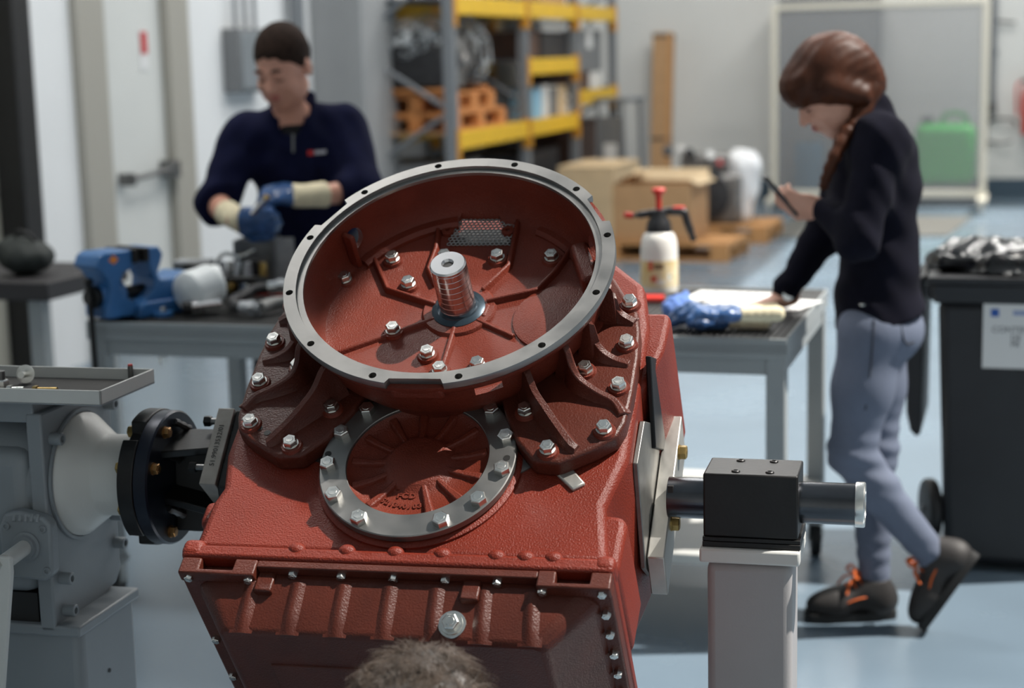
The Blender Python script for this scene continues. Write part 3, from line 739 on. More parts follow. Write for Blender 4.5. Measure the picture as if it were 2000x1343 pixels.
db(MB().bx(-.845, -.66, -.125, .105, -.262, -.243)).build('post_top', 'grey_paint', dr, bevel=.004)
db(MB().bx(-.82, -.745, -.11, .09, -.246, -.19)).build('mount_foot', 'black_part', dr)
db(MB().bx(-.95, -.55, -.25, .25, -AH, -AH + .02)).build('base_plate', 'grey_paint', dr, bevel=.004)
MB().lathe([(0, 0), (.004, 0), (.004, .001), (0, .001)], seg=10).build('drilled_hole', 'black_part', dr, mtx=align((-.664 + .74, -.02, AH - .36), (1, 0, 0)))
# tray bracket and tray
tc0 = S(195, 793, 2, .158); tc1 = S(305, 748, 2, .158)
TX1, TY0, TY1 = (tc0.x + tc1.x) / 2, tc0.y, tc1.y; TX0 = TX1 - .62
db(MB().bx(-.82, -.72, TY0 + .03, TY1 - .03, .118, .158)).build('tray_bracket', 'grey_paint', dr, bevel=.003)
ty = sthing('parts_tray', 'shallow grey steel tray with a dark mat on the drive unit', 'tray', ((TX0 + TX1) / 2, (TY0 + TY1) / 2, .158))
def tb(mb): return rel(mb, ((TX0 + TX1) / 2, (TY0 + TY1) / 2, .158))
tb(MB().bx(TX0, TX1, TY0, TY1, .158, .161)).build('tray_bottom', 'grey_paint', ty)
for a in ((TX0, TX1, TY0, TY0 + .004), (TX0, TX1, TY1 - .004, TY1), (TX0, TX0 + .004, TY0, TY1), (TX1 - .004, TX1, TY0, TY1)):
    tb(MB().bx(a[0], a[1], a[2], a[3], .159, .184)).build('tray_edge', 'light_grey_paint', ty, bevel=.001)
tb(MB().bx(TX0 + .006, TX1 - .006, TY0 + .006, TY1 - .006, .161, .1645)).build('tray_mat', 'rubber_mat', ty)
# fasteners lying in the tray
TZ = .1645
def fast(name, label, cat, px, py, group, fn):
    q = S(px, py, 2, TZ); o = sthing(name, label, cat, (q.x, q.y, TZ), group); fn(o); return o
def w_bolt(o):
    d_ = Vector((.25, -1, .12)).normalized()
    MB().lathe([(0, 0), (.0165, 0), (.0165, .002), (.006, .002), (.006, .03), (0, .03)], ax=tuple(d_), o=(0, .02, .0165), seg=24).build('washer', 'zinc', o)
    inst(bolt_mesh(.013, .008, m='zinc'), 'bolt_head', o, align(Vector((0, .02, .0165)) - d_ * .0, tuple(-d_)))
fast('washer_bolt', 'zinc bolt with wide washer leaning in the grey tray', 'bolt', 40, 752, None, w_bolt)
def hexb(m_, L_=.035, r=.0055, af=.015):
    def f(o):
        MB().cyl((.006, 0, af / 2), (.006 + L_, .004, af / 2), r, seg=12).build('shank', m_, o)
        inst(bolt_mesh(af, .008, m=m_), 'bolt_head', o, align((.006, 0, af / 2), (-1, 0, 0)))
    return f
fast('hex_bolt', 'small brass-coloured hex bolt lying in the grey tray', 'bolt', 68, 770, None, hexb('yellow_zinc'))
fast('hex_bolt', 'grey zinc hex bolt lying in the grey tray, beside the brass-coloured one', 'bolt', 18, 769, None, hexb('zinc', .02))
def nut(o): inst(bolt_mesh(.024, .015, m='zinc'), 'nut_body', o, Matrix.Rotation(.3, 4, 'Z')); MB().cyl((0, 0, .012), (0, 0, .03), .008, seg=14).build('stud', 'steel_dark', o)
fast('hex_nut', 'chunky steel nut with a short stud in the grey tray', 'nut', 3, 757, None, nut)
def pin(o): MB().cyl((0, 0, 0), (0, 0, .026), .005, seg=14).build('pin_body', 'steel_dark', o); MB().lathe([(0, .026), (.0045, .026), (.004, .029), (0, .029)], seg=14).build('pin_tip', 'sign_red', o)
fast('steel_pin', 'short steel pin with red tip standing in the grey tray', 'pin', 256, 742, None, pin)
# ------------------------------------------------------------------ long workbench behind the gearbox
BZ = .853
mat('bench_paint', (150, 155, 156), .42, var=.04, vscale=5)
mat('bench_mat', (44, 44, 44), .6, var=.25, vscale=10, bump=.3, bscale=40)
mat('vise_blue', (52, 104, 158), .35, var=.08, vscale=12, bump=.15, bscale=120)
mat('orange', (222, 130, 48), .5)
mat('red_plastic', (206, 48, 36), .4)
mat('paper', (226, 226, 224), .7)
mat('print_grey', (130, 128, 132), .7)
mat('glove_blue', (44, 78, 124), .30, var=.35, vscale=30, bump=.3, bscale=90)
mat('glove_cream', (222, 210, 178), .85, var=.08, vscale=40, bump=.5, bscale=300)
mat('hose_black', (40, 40, 42), .5, bump=.2, bscale=200)
mat('hose_grey', (118, 118, 116), .5)
mat('brass', (190, 160, 96), .3, 1.0)
mat('chrome', (215, 215, 215), .15, 1.0)
mat('filter_white', (226, 230, 230), .3, spec=.6)
mat('galv', (160, 163, 166), .45, .6, var=.15, vscale=20)
cfl, cfr, crr = PZp(150, 632, BZ), PZp(1542, 656, BZ), PZp(1592, 568, BZ)
BX0, BX1, BY0, BY1 = cfl.x, cfr.x, (cfl.y + cfr.y) / 2, 5.29
bc = ((BX0 + BX1) / 2, (BY0 + BY1) / 2, 0)
bench = thing('workbench', 'long grey steel workbench with a dark ribbed top behind the gearbox', 'workbench', bc)
def wb(mb, name, m, bevel=0.0, parent=bench): return mb.build(name, m, parent, bevel=bevel, world=True)
wb(MB().bx(BX0, BX1, BY0, BY1, BZ - .045, BZ - .012), 'top_sheet', 'bench_paint', .003)
for a in ((BX0, BX1, BY0, BY0 + .006), (BX0, BX1, BY1 - .006, BY1), (BX0, BX0 + .006, BY0, BY1), (BX1 - .006, BX1, BY0, BY1)):
    wb(MB().bx(a[0], a[1], a[2], a[3], BZ - .055, BZ), 'top_edge', 'bench_paint', .002)
wb(MB().bx(BX0 + .008, BX1 - .008, BY0 + .008, BY1 - .008, BZ - .012, BZ - .006), 'top_mat', 'bench_mat')
RIBM = MB().bx(-.004, .004, 0, BY1 - BY0 - .03, 0, .004).mesh('mat_rib'); RIBM.materials.append(MATS['bench_mat'])
k = 0; x_ = BX0 + .02
while x_ < BX1 - .02:
    inst(RIBM, 'mat_rib', bench, Matrix.Translation((x_ - bc[0], BY0 + .015 - bc[1], BZ - .006))); x_ += .0185
for x_ in (BX0 + .03, BX1 - .03):
    for y_ in (BY0 + .03, BY1 - .03):
        lg = wb(MB().bx(x_ - .026, x_ + .026, y_ - .026, y_ + .026, .13, BZ - .045), 'leg', 'bench_paint', .004)
        MB().bx(-.03, .03, -.03, .03, .11, .13).build('caster_plate', 'bench_paint', lg, mtx=Matrix.Translation((x_ - bc[0], y_ - bc[1], 0)))
        MB().lathe([(0, -.016), (.05, -.016), (.054, -.010), (.054, .010), (.05, .016), (0, .016)], o=(x_ - bc[0], y_ - bc[1], .054), ax=(1, .2, 0), seg=24).build('caster_wheel', 'black_rubber', lg)
        MB().prism([(-.024, .05), (-.018, .05), (-.018, .104), (.018, .104), (.018, .05), (.024, .05), (.024, .112), (-.024, .112)], -.02, .02, lambda u, v, w_: (u, w_, v)).build('caster_fork', 'zinc', lg, mtx=Matrix.Translation((x_ - bc[0], y_ - bc[1], 0)))
wb(MB().bx(BX0 + .05, BX1 - .05, BY0 + .01, BY0 + .05, BZ - .10, BZ - .045), 'front_rail', 'bench_paint', .003)
wb(MB().bx(BX0 + .05, BX1 - .05, BY1 - .05, BY1 - .01, BZ - .10, BZ - .045), 'rear_rail', 'bench_paint', .003)
for x_ in (BX0 + .03, BX1 - .03): wb(MB().bx(x_ - .02, x_ + .02, BY0 + .05, BY1 - .05, BZ - .10, BZ - .045), 'end_rail', 'bench_paint', .003)
wb(MB().bx(-1.55, BX1 - .01, BY0 + .01, BY1 - .01, .225, .255), 'lower_shelf', 'light_grey_paint', .004)
for y_ in (BY0 + .04, BY1 - .04): wb(MB().bx(-1.55, -1.515, y_ - .018, y_ + .018, .255, BZ - .045), 'shelf_strut', 'bench_paint', .003)
for k, px in enumerate((204, 315)):
    q = PYp(px, 655, BY0 + .03); wb(MB().cyl((q.x, q.y, BZ - .13), (q.x, q.y, BZ - .05), .007, seg=10).cyl((q.x, q.y, BZ - .125), (q.x, q.y, BZ - .105), .012, seg=6), 'mounting_bolt', 'zinc')

# --- vise
vf = PZp(176, 580, BZ + .075)                                    # front end of the screw
va = Vector((-.40, -.915, 0)).normalized(); vb = Vector((0, 0, 1)).cross(va)
VF = Frame((vf.x, vf.y, BZ + .001), va, vb, Vector((0, 0, 1)))   # x forward to the handle, y to its left
vi = thing('bench_vise', 'blue bench vise with an orange diamond mark clamped at the bench end', 'vise', mtx=VF.M)
JW = .068
def vprof(out, w, name, m='vise_blue', bv=.006, y0=None, parent=vi):
    return MB().prism(out, -w if y0 is None else y0, w, lambda u, v, w_: (u, w_, v)).build(name, m, parent, bevel=bv, seg=3)
# moving jaw: wide head, waist, base sleeve
mj = vprof([(-.02, .205), (.0, .195), (.012, .165), (-.01, .15), (-.03, .125), (-.035, .10), (-.02, .04), (-.02, .01), (-.115, .01), (-.115, .05), (-.078, .075), (-.066, .11), (-.085, .14), (-.118, .15), (-.118, .205)], JW * .85, 'moving_jaw')
MB().lathe([(0, -.10), (.045, -.10), (.048, -.08), (.046, -.04), (.036, -.022), (0, -.022)], o=(0, 0, .072), ax=(1, 0, 0), seg=28).build('screw_sleeve', 'vise_blue', vi)
MB().lathe([(0, -.024), (.034, -.024), (.034, -.004), (.03, 0), (0, 0)], o=(0, 0, .072), ax=(1, 0, 0), seg=24).build('screw_collar', 'black_oxide', vi)
MB().cyl((-.30, 0, .072), (.012, 0, .072), .020, seg=20).build('screw', 'black_oxide', vi)
MB().cyl((.002, 0, .115), (.004, .01, -.16), .0085, seg=12).ball((.002, 0, .117), .014, 12, 8).ball((.004, .01, -.16), .014, 12, 8).build('handle', 'black_oxide', vi)
# fixed jaw with anvil
vprof([(-.165, .205), (-.215, .205), (-.23, .18), (-.22, .155), (-.205, .125), (-.215, .105), (-.27, .105), (-.31, .12), (-.345, .115), (-.345, .085), (-.29, .07), (-.29, .035), (-.15, .035), (-.15, .05), (-.188, .08), (-.195, .11), (-.18, .14)], JW * .85, 'fixed_jaw')
for u0 in (-.118, -.165): MB().bx(u0 - .006 if u0 < -.14 else u0 - .012, u0 + .012 if u0 < -.14 else u0 + .006, -JW, JW, .165, .207).build('jaw_plate', 'black_oxide', vi, bevel=.002)
vprof([(-.12, 0), (-.12, .03), (-.14, .045), (-.29, .045), (-.31, .03), (-.31, 0)], .075, 'base')
MB().bx(-.30, -.02, -.036, .036, .012, .05).build('slide_bar', 'vise_blue', vi, bevel=.005)
for y_ in (-.092, .092):
    lug = MB().lathe([(0, 0), (.03, 0), (.03, .014), (0, .016)], o=(-.19, y_, 0), seg=20).build('base_lug', 'vise_blue', vi)
    inst(bolt_mesh(.016, .01, .013), 'lug_bolt', lug, Matrix.Translation((-.19, y_, .016)))
o_ = MB().prism([(0, .014), (.018, 0), (0, -.014), (-.018, 0)], 0, .0012).build('diamond_mark', 'orange', vi)
mm = Matrix((Vector((-1, 0, 0)), Vector((0, 0, 1)), Vector((0, 1, 0)))).transposed().to_4x4(); mm.translation = Vector((-.048, JW * .85, .182)); o_.matrix_local = mm

# --- things on the left half of the bench
def bth(name, label, cat, px, py, z=BZ, rz=0.0, group=None):
    q = PZp(px, py, z); return thing(name, label, cat, (q.x, q.y, z), rz, group)
TOPZ = BZ
fl_ = bth('oil_filter', 'white cylindrical spin-on filter lying on the bench', 'filter', 397, 611, BZ)
ax_ = Vector((.30, .94, .10)).normalized(); c0 = Vector((-.03, -.05, .066))
MB().lathe([(0, -.004), (.045, -.002), (.060, .008), (.064, .022), (.064, .088), (.066, .092), (.066, .105), (.062, .112), (0, .112)], o=c0, ax=ax_, seg=40).build('canister', 'filter_white', fl_)
MB().lathe([(0, .112), (.030, .112), (.028, .135), (0, .135)], o=c0 + Vector((0, 0, .03)), ax=ax_, seg=24).build('neck', 'filter_white', fl_)
MB().cyl(c0 + Vector((.03, -.03, -.035)), c0 + Vector((.105, .02, -.03)), .014, seg=16).build('connector', 'chrome', fl_)
MB().cyl(c0 + Vector((.012, -.045, -.035)), c0 + Vector((.035, -.03, -.035)), .018, seg=16).build('connector_socket', 'black_rubber', fl_)

def hose(name, label, px_pts, r, m, ends, z=TOPZ, dz=0.0):
    pts = [PZp(a, b, z) + Vector((0, 0, r * 1.5 + dz + (c_[0] if c_ else 0))) for a, b, *c_ in px_pts]
    o = thing(name, label, 'hose', (pts[0].x, pts[0].y, z))
    P_ = catmull(pts, 8); MB().tube(P_, r, 12).build('hose_body', m, o, world=True)
    for e, (m2, l_) in ends.items():
        a, b = (P_[0], P_[1]) if e == 0 else (P_[-1], P_[-2])
        d_ = (a - b).normalized(); mb = MB()
        mb.cyl(a - d_ * .02, a + d_ * .012, r * 1.25, seg=16).cyl(a + d_ * .012, a + d_ * l_, r * 1.5, seg=6).cyl(a + d_ * l_, a + d_ * (l_ + .014), r * 1.05, seg=14)
        mb.build('hose_fitting', m2, o, world=True)
    return o
hose('hydraulic_hose', 'black hydraulic hose bent in a loop with steel end fitting', [(540, 588, .02), (500, 588, .012), (474, 594), (456, 604), (464, 616), (484, 618)], .017, 'hose_black', {0: ('chrome', .03), 1: ('galv', .035)})
hose('grey_pipe', 'grey bent pipe lying at the bench front edge', [(600, 606), (560, 608), (530, 612), (508, 620)], .019, 'hose_grey', {})
vbk = bth('valve_block', 'dark hydraulic valve block with brass and steel fittings on the bench', 'valve', 432, 572, BZ, .12)
MB().bx(-.10, .14, -.05, .05, 0, .06).build('block_body', 'black_oxide', vbk, bevel=.006)
MB().bx(-.12, -.03, -.03, .05, .06, .10).build('solenoid', 'black_plastic', vbk, bevel=.006)
random.seed(3)
for i in range(13):
    x_, y_ = -.10 + .245 * (i / 12), random.uniform(-.045, .03); h_ = random.uniform(.02, .055); r_ = random.uniform(.009, .014); m_ = random.choice(['brass', 'chrome', 'galv', 'zinc', 'black_oxide'])
    MB().cyl((x_, y_, .055), (x_, y_, .06 + h_ * .5), r_ * 1.2, seg=6).cyl((x_, y_, .06 + h_ * .5), (x_, y_, .06 + h_), r_, seg=14).build('fitting', m_, vbk)
for x_, m_ in ((-.05, 'brass'), (.01, 'chrome'), (.06, 'brass'), (.11, 'chrome')):
    MB().cyl((x_, -.05, .03), (x_, -.085, .03), .015, seg=6).cyl((x_, -.085, .03), (x_, -.105, .03), .011, seg=14).build('fitting', m_, vbk)
MB().tube(catmull([(-.02, .0, .09), (.02, -.01, .13), (.07, .0, .12), (.12, .01, .14)], 6), .007, 8).build('steel_pipe', 'chrome', vbk)
mbx = bth('metal_box', 'grey open sheet metal box standing behind the fittings', 'box', 505, 553, TOPZ, .2)
MB().bx(-.07, .07, -.045, -.042, 0, .15).build('front_panel', 'steel_dark', mbx)
MB().bx(.067, .07, -.045, .06, 0, .155).build('side_panel', 'galv', mbx); MB().bx(-.07, -.067, -.045, .06, 0, .15).build('side_panel', 'galv', mbx)
MB().bx(.07, .135, -.03, -.027, 0, .158).build('side_flap', 'galv', mbx)
MB().bx(-.07, .07, .057, .06, 0, .15).build('back_panel', 'galv', mbx)
MB().bx(-.07, .07, -.045, .06, 0, .003).build('bottom_panel', 'galv', mbx)
gbx = bth('grey_case', 'low dark grey case behind the white filter', 'case', 380, 556, TOPZ, .15)
MB().bx(-.06, .06, -.04, .04, 0, .075).build('case_body', 'steel_dark', gbx, bevel=.004)
MB().bx(-.062, .062, -.042, .042, .075, .085).build('case_lid', 'galv', gbx, bevel=.003)
rg = bth('red_grip', 'red plastic tool grip lying behind the black hose', 'tool', 525, 580, TOPZ)
MB().tube(catmull([(-.06, 0, .012), (-.02, .01, .014), (.03, .012, .013), (.08, .0, .012)], 5), .011, 10).build('grip', 'red_plastic', rg)
MB().tube([(.08, 0, .012), (.13, -.01, .010)], .006, 8).build('tool_shaft', 'steel_dark', rg)

# --- things on the right half
sb = bth('spray_bottle', 'white pressure spray bottle with black head and red pump knob', 'spray bottle', 1288, 571, TOPZ)
MB().lathe([(0, 0), (.052, 0), (.057, .006), (.058, .02), (.0575, .135), (.055, .165), (.047, .185), (.040, .190), (0, .190)], seg=48).build('bottle', 'white_plastic', sb)
lm = MB().lathe([(.0585, .022), (.0589, .022), (.0589, .105), (.0585, .105)], seg=48, closed=True)
mat('label_yellow', (206, 178, 110), .6, rgb2=(226, 214, 186), vscale=14)
lab = lm.build('label', 'label_yellow', sb)
cv = Vector((.25, -.97, 0)).normalized(); sd_ = Vector((.97, .25, 0))
mat('label_brown', (120, 96, 70), .6); mat('label_green', (110, 140, 90), .6); mat('label_red', (200, 96, 70), .6)
for u_, z_, w_, h_, m_ in ((-.004, .088, .03, .016, 'label_brown'), (.03, .055, .014, .02, 'white_plastic'), (-.03, .09, .016, .03, 'label_red'), (.036, .056, .007, .008, 'label_green'), (-.02, .05, .02, .02, 'label_red'), (.0, .04, .03, .012, 'white_plastic')):
    a0 = math.atan2(cv.y, cv.x) + u_ / .058; pts = []
    mb = MB(); n_ = 5; vv = []
    for k in range(n_):
        a = a0 + (k / (n_ - 1) - .5) * w_ / .058
        for zz in (z_ - h_ / 2, z_ + h_ / 2):
            for rr_ in (.0586, .0592 + .0001 * (m_ == 'label_green')): vv.append((rr_ * math.cos(a), rr_ * math.sin(a), zz))
    fs_ = []
    for k in range(n_ - 1):
        b0, b1 = k * 4, k * 4 + 4
        fs_ += [(b0 + 1, b1 + 1, b1 + 3, b0 + 3), (b0, b0 + 2, b1 + 2, b1), (b0, b1, b1 + 1, b0 + 1), (b0 + 2, b0 + 3, b1 + 3, b1 + 2)]
    mb.add(vv, fs_); mb.build('label_print', m_, lab)
MB().lathe([(0, .188), (.040, .188), (.040, .200), (.036, .222), (.026, .238), (.024, .26), (0, .262)], seg=36).build('neck_cap', 'black_plastic', sb)
hd = MB(); rd, bd_ = Vector(RIGHT), Vector((0, 0, 1))
rdx = Vector((RIGHT.x, RIGHT.y, 0)).normalized()
hd.tube(catmull([-rdx * .085 + bd_ * .243, -rdx * .05 + bd_ * .246, bd_ * .252, rdx * .05 + bd_ * .254, rdx * .078 + bd_ * .248, rdx * .088 + bd_ * .22, rdx * .10 + bd_ * .185, rdx * .108 + bd_ * .16], 6), [.007] * 4 + [.012] * 12 + [.014] * 10 + [.0125] * 10 + [.010] * 7, 12)
hd.build('spray_head', 'black_plastic', sb)
MB().cyl(-rdx * .082 + bd_ * .243, -rdx * .108 + bd_ * .246, .0105, .009, seg=14).build('nozzle', 'red_plastic', sb)
MB().lathe([(0, .258), (.0095, .258), (.0085, .285), (.011, .305), (.021, .316), (.022, .322), (.018, .326), (0, .327)], seg=24).build('pump_knob', 'red_plastic', sb)
MB().box(rdx * .062 + bd_ * .264, (.04, .02, .010), Matrix.Rotation(math.atan2(rdx.y, rdx.x), 3, 'Z')).build('trigger_lock', 'red_plastic', sb, bevel=.004)

pl = bth('pliers', 'red-handled pliers lying beside the spray bottle', 'pliers', 1262, 592, TOPZ)
MB().tube(catmull([-rdx * .09 + bd_ * .010, -rdx * .03 + bd_ * .012, rdx * .055 + bd_ * .012 + Vector((0, -.01, 0))], 6), .010, 10).build('handle', 'red_plastic', pl)
MB().tube(catmull([-rdx * .09 + bd_ * .010 + Vector((.02, .04, 0)), -rdx * .03 + bd_ * .012 + Vector((.01, .035, 0)), rdx * .05 + bd_ * .012 + Vector((0, .02, 0))], 6), .010, 10).build('handle', 'red_plastic', pl)
MB().tube([rdx * .055 + bd_ * .010, rdx * .10 + bd_ * .009], [.012, .005], 8).build('jaws', 'steel_dark', pl)
# papers
def sheet(px, py, rz, label, z, lines=9):
    o = bth('paper_sheet', label, 'paper', px, py, z, rz)
    MB().bx(-.105, .105, -.148, .148, 0, .0012).build('sheet', 'paper', o)
    for k in range(lines):
        MB().bx(-.085, -.085 + .17 * random.uniform(.5, 1), .11 - k * .026, .118 - k * .026, .0012, .0015).build('print_line', 'print_grey', o)
    return o
sheet(1440, 580, 1.45, 'printed white sheet lying flat on the bench under the other sheet', BZ - .0015)
sheet(1490, 592, 1.3, 'printed white sheet on top of another near the bench end', BZ + .0005, 8)
# work gloves, blue dipped with cream cuffs
def glove(name, label, px, py, d, flip, z0=TOPZ):
    q = PZp(px, py, z0); o = thing(name, label, 'glove', (q.x, q.y, z0), 0, None)
    d = Vector(d).normalized(); s_ = Vector((0, 0, 1)).cross(d) * flip; B = Vector((q.x, q.y, z0 + .022))
    segs = []
    pc = B
    for k, (off, ln, up_) in enumerate(((-.036, .075, .004), (-.012, .088, .012), (.014, .08, .006), (.038, .062, .0))):
        a = B + d * .05 + s_ * off; b = a + d * ln * .55 + Vector((0, 0, up_ + .008)); c_ = b + d * ln * .42 + s_ * off * .2 - Vector((0, 0, .014))
        segs += [(a, b, .0155, .0145), (b, c_, .0145, .0125)]
    t0 = B + s_ * -.04 - d * .01; t1 = t0 + d * .05 - s_ * .03; segs += [(t0, t1, .018, .015), (t1, t1 + d * .035 + s_ * .006, .015, .012)]
    def fn(P):
        D = sd_ell(P, B + d * .01, (.058, .05, .024), np.array(Matrix((d, s_, Vector((0, 0, 1)))).transposed()))
        for a, b, ra, rb in segs: D = smin(D, sd_caps(P, a, b, ra, rb), .008)
        return np.maximum(D + .0016 * np.sin(P[0] * 210 + P[1] * 60) * np.sin(P[1] * 170), z0 - P[2])
    lo = [min(B[i], (B + d * .17)[i]) - .09 for i in range(3)]; hi = [max(B[i], (B + d * .17)[i]) + .09 for i in range(3)]; lo[2] = z0 - .01; hi[2] = z0 + .08
    soft('glove_body', fn, lo, hi, .0045, 'glove_blue', o)
    a, b = B - d * .035, B - d * .12
    def fn2(P): return np.maximum(smin(sd_caps(P, a + s_ * .022, b + s_ * .028, .019, .021), sd_caps(P, a - s_ * .022, b - s_ * .026, .019, .021), .02) + .001 * np.sin(P[0] * 320), z0 - P[2])
    lo = [min(a[i], b[i]) - .07 for i in range(3)]; hi = [max(a[i], b[i]) + .07 for i in range(3)]; lo[2] = z0 - .01
    soft('cuff', fn2, lo, hi, .005, 'glove_cream', o)
    return o
glove('work_glove', 'dark blue work glove with cream cuff lying on another glove', 1425, 628, (-.93, -.30, 0), 1, TOPZ + .044)
glove('work_glove', 'dark blue work glove with cream cuff lying flat under another glove', 1405, 641, (-.97, -.12, 0), -1)
# blue cloth crumpled next to the gloves
q = PZp(1325, 618, TOPZ); cl = thing('blue_rag', 'crumpled light blue rag beside the gloves', 'rag', (q.x, q.y, TOPZ))
mat('rag_blue', (86, 118, 182), .8, var=.15, vscale=30)
def fn(P):
    D = sd_ell(P, (q.x, q.y, TOPZ + .02), (.045, .06, .04))
    D = smin(D, sd_caps(P, (q.x, q.y, TOPZ + .02), (q.x + .015, q.y + .05, TOPZ + .06), .02, .008), .02)
    return np.maximum(D + .006 * np.sin(P[0] * 150 + P[2] * 60) * np.sin(P[1] * 120 + P[0] * 40), TOPZ - P[2])
soft('cloth', fn, (q.x - .09, q.y - .1, TOPZ - .01), (q.x + .09, q.y + .12, TOPZ + .10), .005, 'rag_blue', cl)
# ------------------------------------------------------------------ background: rack, pallets, screen, bin, wall fittings
mat('rack_grey', (122, 126, 130), .5, .2)
mat('rack_yellow', (222, 178, 36), .5, var=.05, vscale=6)
mat('rack_orange', (200, 140, 40), .5)
mat('wood', (186, 138, 88), .7, var=.15, vscale=12, stretch=(1, 6, 6))
mat('wood_orange', (196, 130, 74), .7, var=.15, vscale=12)
mat('cardboard', (178, 140, 100), .75, var=.06, vscale=8)
mat('cardboard_light', (206, 182, 146), .75, var=.06, vscale=8)
mat('engine_dark', (52, 52, 54), .5, .4, var=.4, vscale=22)
mat('engine_grey', (120, 118, 116), .45, .5, var=.35, vscale=20)
mat('brown_box', (84, 62, 52), .7)
mat('grey_box', (116, 118, 120), .6)
mat('dark_box', (46, 44, 46), .6)
mat('light_blue', (140, 186, 212), .6)
mat('white_box', (218, 218, 216), .6)
mat('film', (225, 230, 232), .18, alpha=.42, spec=.8)
mat('bag_white', (232, 234, 236), .4, spec=.5)
mat('screen_frame', (206, 202, 188), .5)
mat('screen_film', (150, 152, 154), .35, alpha=.36)
mat('green_plastic', (48, 176, 70), .4)
mat('blue_drum', (50, 110, 140), .4)
mat('floor_patch', (92, 92, 88), .8, bump=.4, bscale=60)
mat('bag_black', (8, 8, 9), .2, spec=.5)
mat('sign_blue', (40, 90, 170), .6)
mat('pipe_grey', (128, 132, 136), .45, .4)
XR = -3.98
def rY(px): return PXp(px, 200, XR).y
def rz(px, py): return PXp(px, py, XR).z
Y0, Y1, Y2, Y3 = rY(881), rY(1024), rY(1122), rY(1197)
rk = thing('pallet_rack', 'grey and yellow pallet rack standing along the left wall', 'shelving', (XR - .4, (Y0 + Y3) / 2, 0))
def rb(mb, name, m, bevel=.004, parent=rk): return mb.build(name, m, parent, bevel=bevel, world=True)
for y_ in (Y0, Y1, Y2, Y3):
    for x_ in (XR, XR - .8):
        rb(MB().bx(x_ - .04, x_ + .04, y_ - .045, y_ + .045, 0, 3.2), 'upright', 'rack_grey')
    zz = .2
    for k in range(5):
        a, b = Vector((XR, y_, zz)), Vector((XR - .8, y_, zz + .5)); 
        if k % 2: a, b = Vector((XR - .8, y_, zz)), Vector((XR, y_, zz + .5))
        rb(MB().cyl(a, b, .018, seg=8), 'brace', 'rack_grey', 0); zz += .5
ZA, ZB = rz(900, 268), rz(1203, 12)
zl = (rz(905, 268) + rz(1125, 238)) / 2; zt = (rz(900, 8) + rz(1200, 32)) / 2; zm = rz(1078, 128); zr = rz(1168, 186)
def beam(ya, yb, z, x_=XR + .02, h=.13):
    b = rb(MB().bx(x_ - .025, x_ + .025, ya + .04, yb - .04, z - h / 2, z + h / 2), 'beam', 'rack_yellow')
    for y_ in (ya + .02, yb - .02): MB().bx(x_ - .03, x_ + .032, y_ - .03, y_ + .03, z - h / 2 - .09, z + h / 2 + .02).build('beam_connector', 'rack_orange', b, world=True)
LV = [(Y0, Y1, zl), (Y1, Y2, zl), (Y0, Y1, zt), (Y1, Y2, zt), (Y2, Y3, zt), (Y1, Y2, zm), (Y2, Y3, zr)]
for ya, yb, z in LV:
    for x_ in (XR + .02, XR - .78): beam(ya, yb, z, x_)
    rb(MB().bx(XR - .79, XR, ya + .03, yb - .03, z + .045, z + .06), 'deck', 'cardboard' if z == zl else 'rack_grey', 0)
def deckz(z): return z + .061
# pallets
def pallet(name, label, loc, rz_, group=None, L_=1.2, W_=.8, m='wood'):
    o = thing(name, label, 'pallet', loc, rz_, group)
    for y_ in (-W_ / 2 + .05, 0, W_ / 2 - .05):
        MB().bx(-L_ / 2, L_ / 2, y_ - .05, y_ + .05, 0, .02).build('bottom_board', m, o)
        for x_ in (-L_ / 2 + .07, 0, L_ / 2 - .07): MB().bx(x_ - .07, x_ + .07, y_ - .05, y_ + .05, .02, .10).build('block', m, o)
    for x_ in (-L_ / 2 + .07, 0, L_ / 2 - .07): MB().bx(x_ - .07, x_ + .07, -W_ / 2, W_ / 2, .10, .12).build('stringer', m, o)
    for k in range(5):
        y_ = -W_ / 2 + .07 + k * (W_ - .14) / 4; MB().bx(-L_ / 2, L_ / 2, y_ - .06, y_ + .06, .12, .142).build('top_board', m, o)
    return o
zd = deckz(zl)
pallet('small_pallet', 'orange wooden pallet flat on the lower rack shelf, bottom of two', (XR - .34, Y0 + .78, zd), PI / 2, None, 1.25, .64, 'wood_orange')
pallet('small_pallet', 'orange wooden pallet stacked under the wrapped engine', (XR - .34, Y0 + .66, zd + .143), PI / 2, None, 1.0, .62, 'wood_orange')
# wrapped engine on the rack
ey, ez = Y0 + .62, zd + .287
en = thing('wrapped_engine', 'dark engine under clear plastic film on the rack', 'engine', (XR - .35, ey, ez))
def eb(mb, name, m, bevel=.01): return mb.build(name, m, en, bevel=bevel)
eb(MB().bx(-.27, .25, -.50, .42, .03, .34), 'engine_block', 'engine_dark', .03)
eb(MB().bx(-.2, .2, -.4, .35, .34, .46), 'valve_cover', 'engine_dark', .03)
eb(MB().lathe([(0, 0), (.17, 0), (.19, .03), (.19, .06), (.07, .08), (.05, .12), (0, .12)], o=(.24, -.22, .22), ax=(1, 0, 0), seg=28), 'flywheel_housing', 'engine_grey')
random.seed(11)
for k in range(12):
    y_, z_ = random.uniform(-.45, .4), random.uniform(.06, .42); r_ = random.uniform(.025, .06)
    eb(MB().cyl((.22, y_, z_), (.30 + random.uniform(0, .04), y_, z_), r_, seg=14), 'engine_fitting', random.choice(['engine_dark', 'engine_grey', 'black_oxide', 'steel_dark']), 0)
for k in range(4): eb(MB().tube(catmull([(.28, -.4 + k * .2, .1), (.32, -.33 + k * .2, .25), (.27, -.25 + k * .2, .38)], 5), .02, 8), 'engine_hose', 'black_rubber', 0)
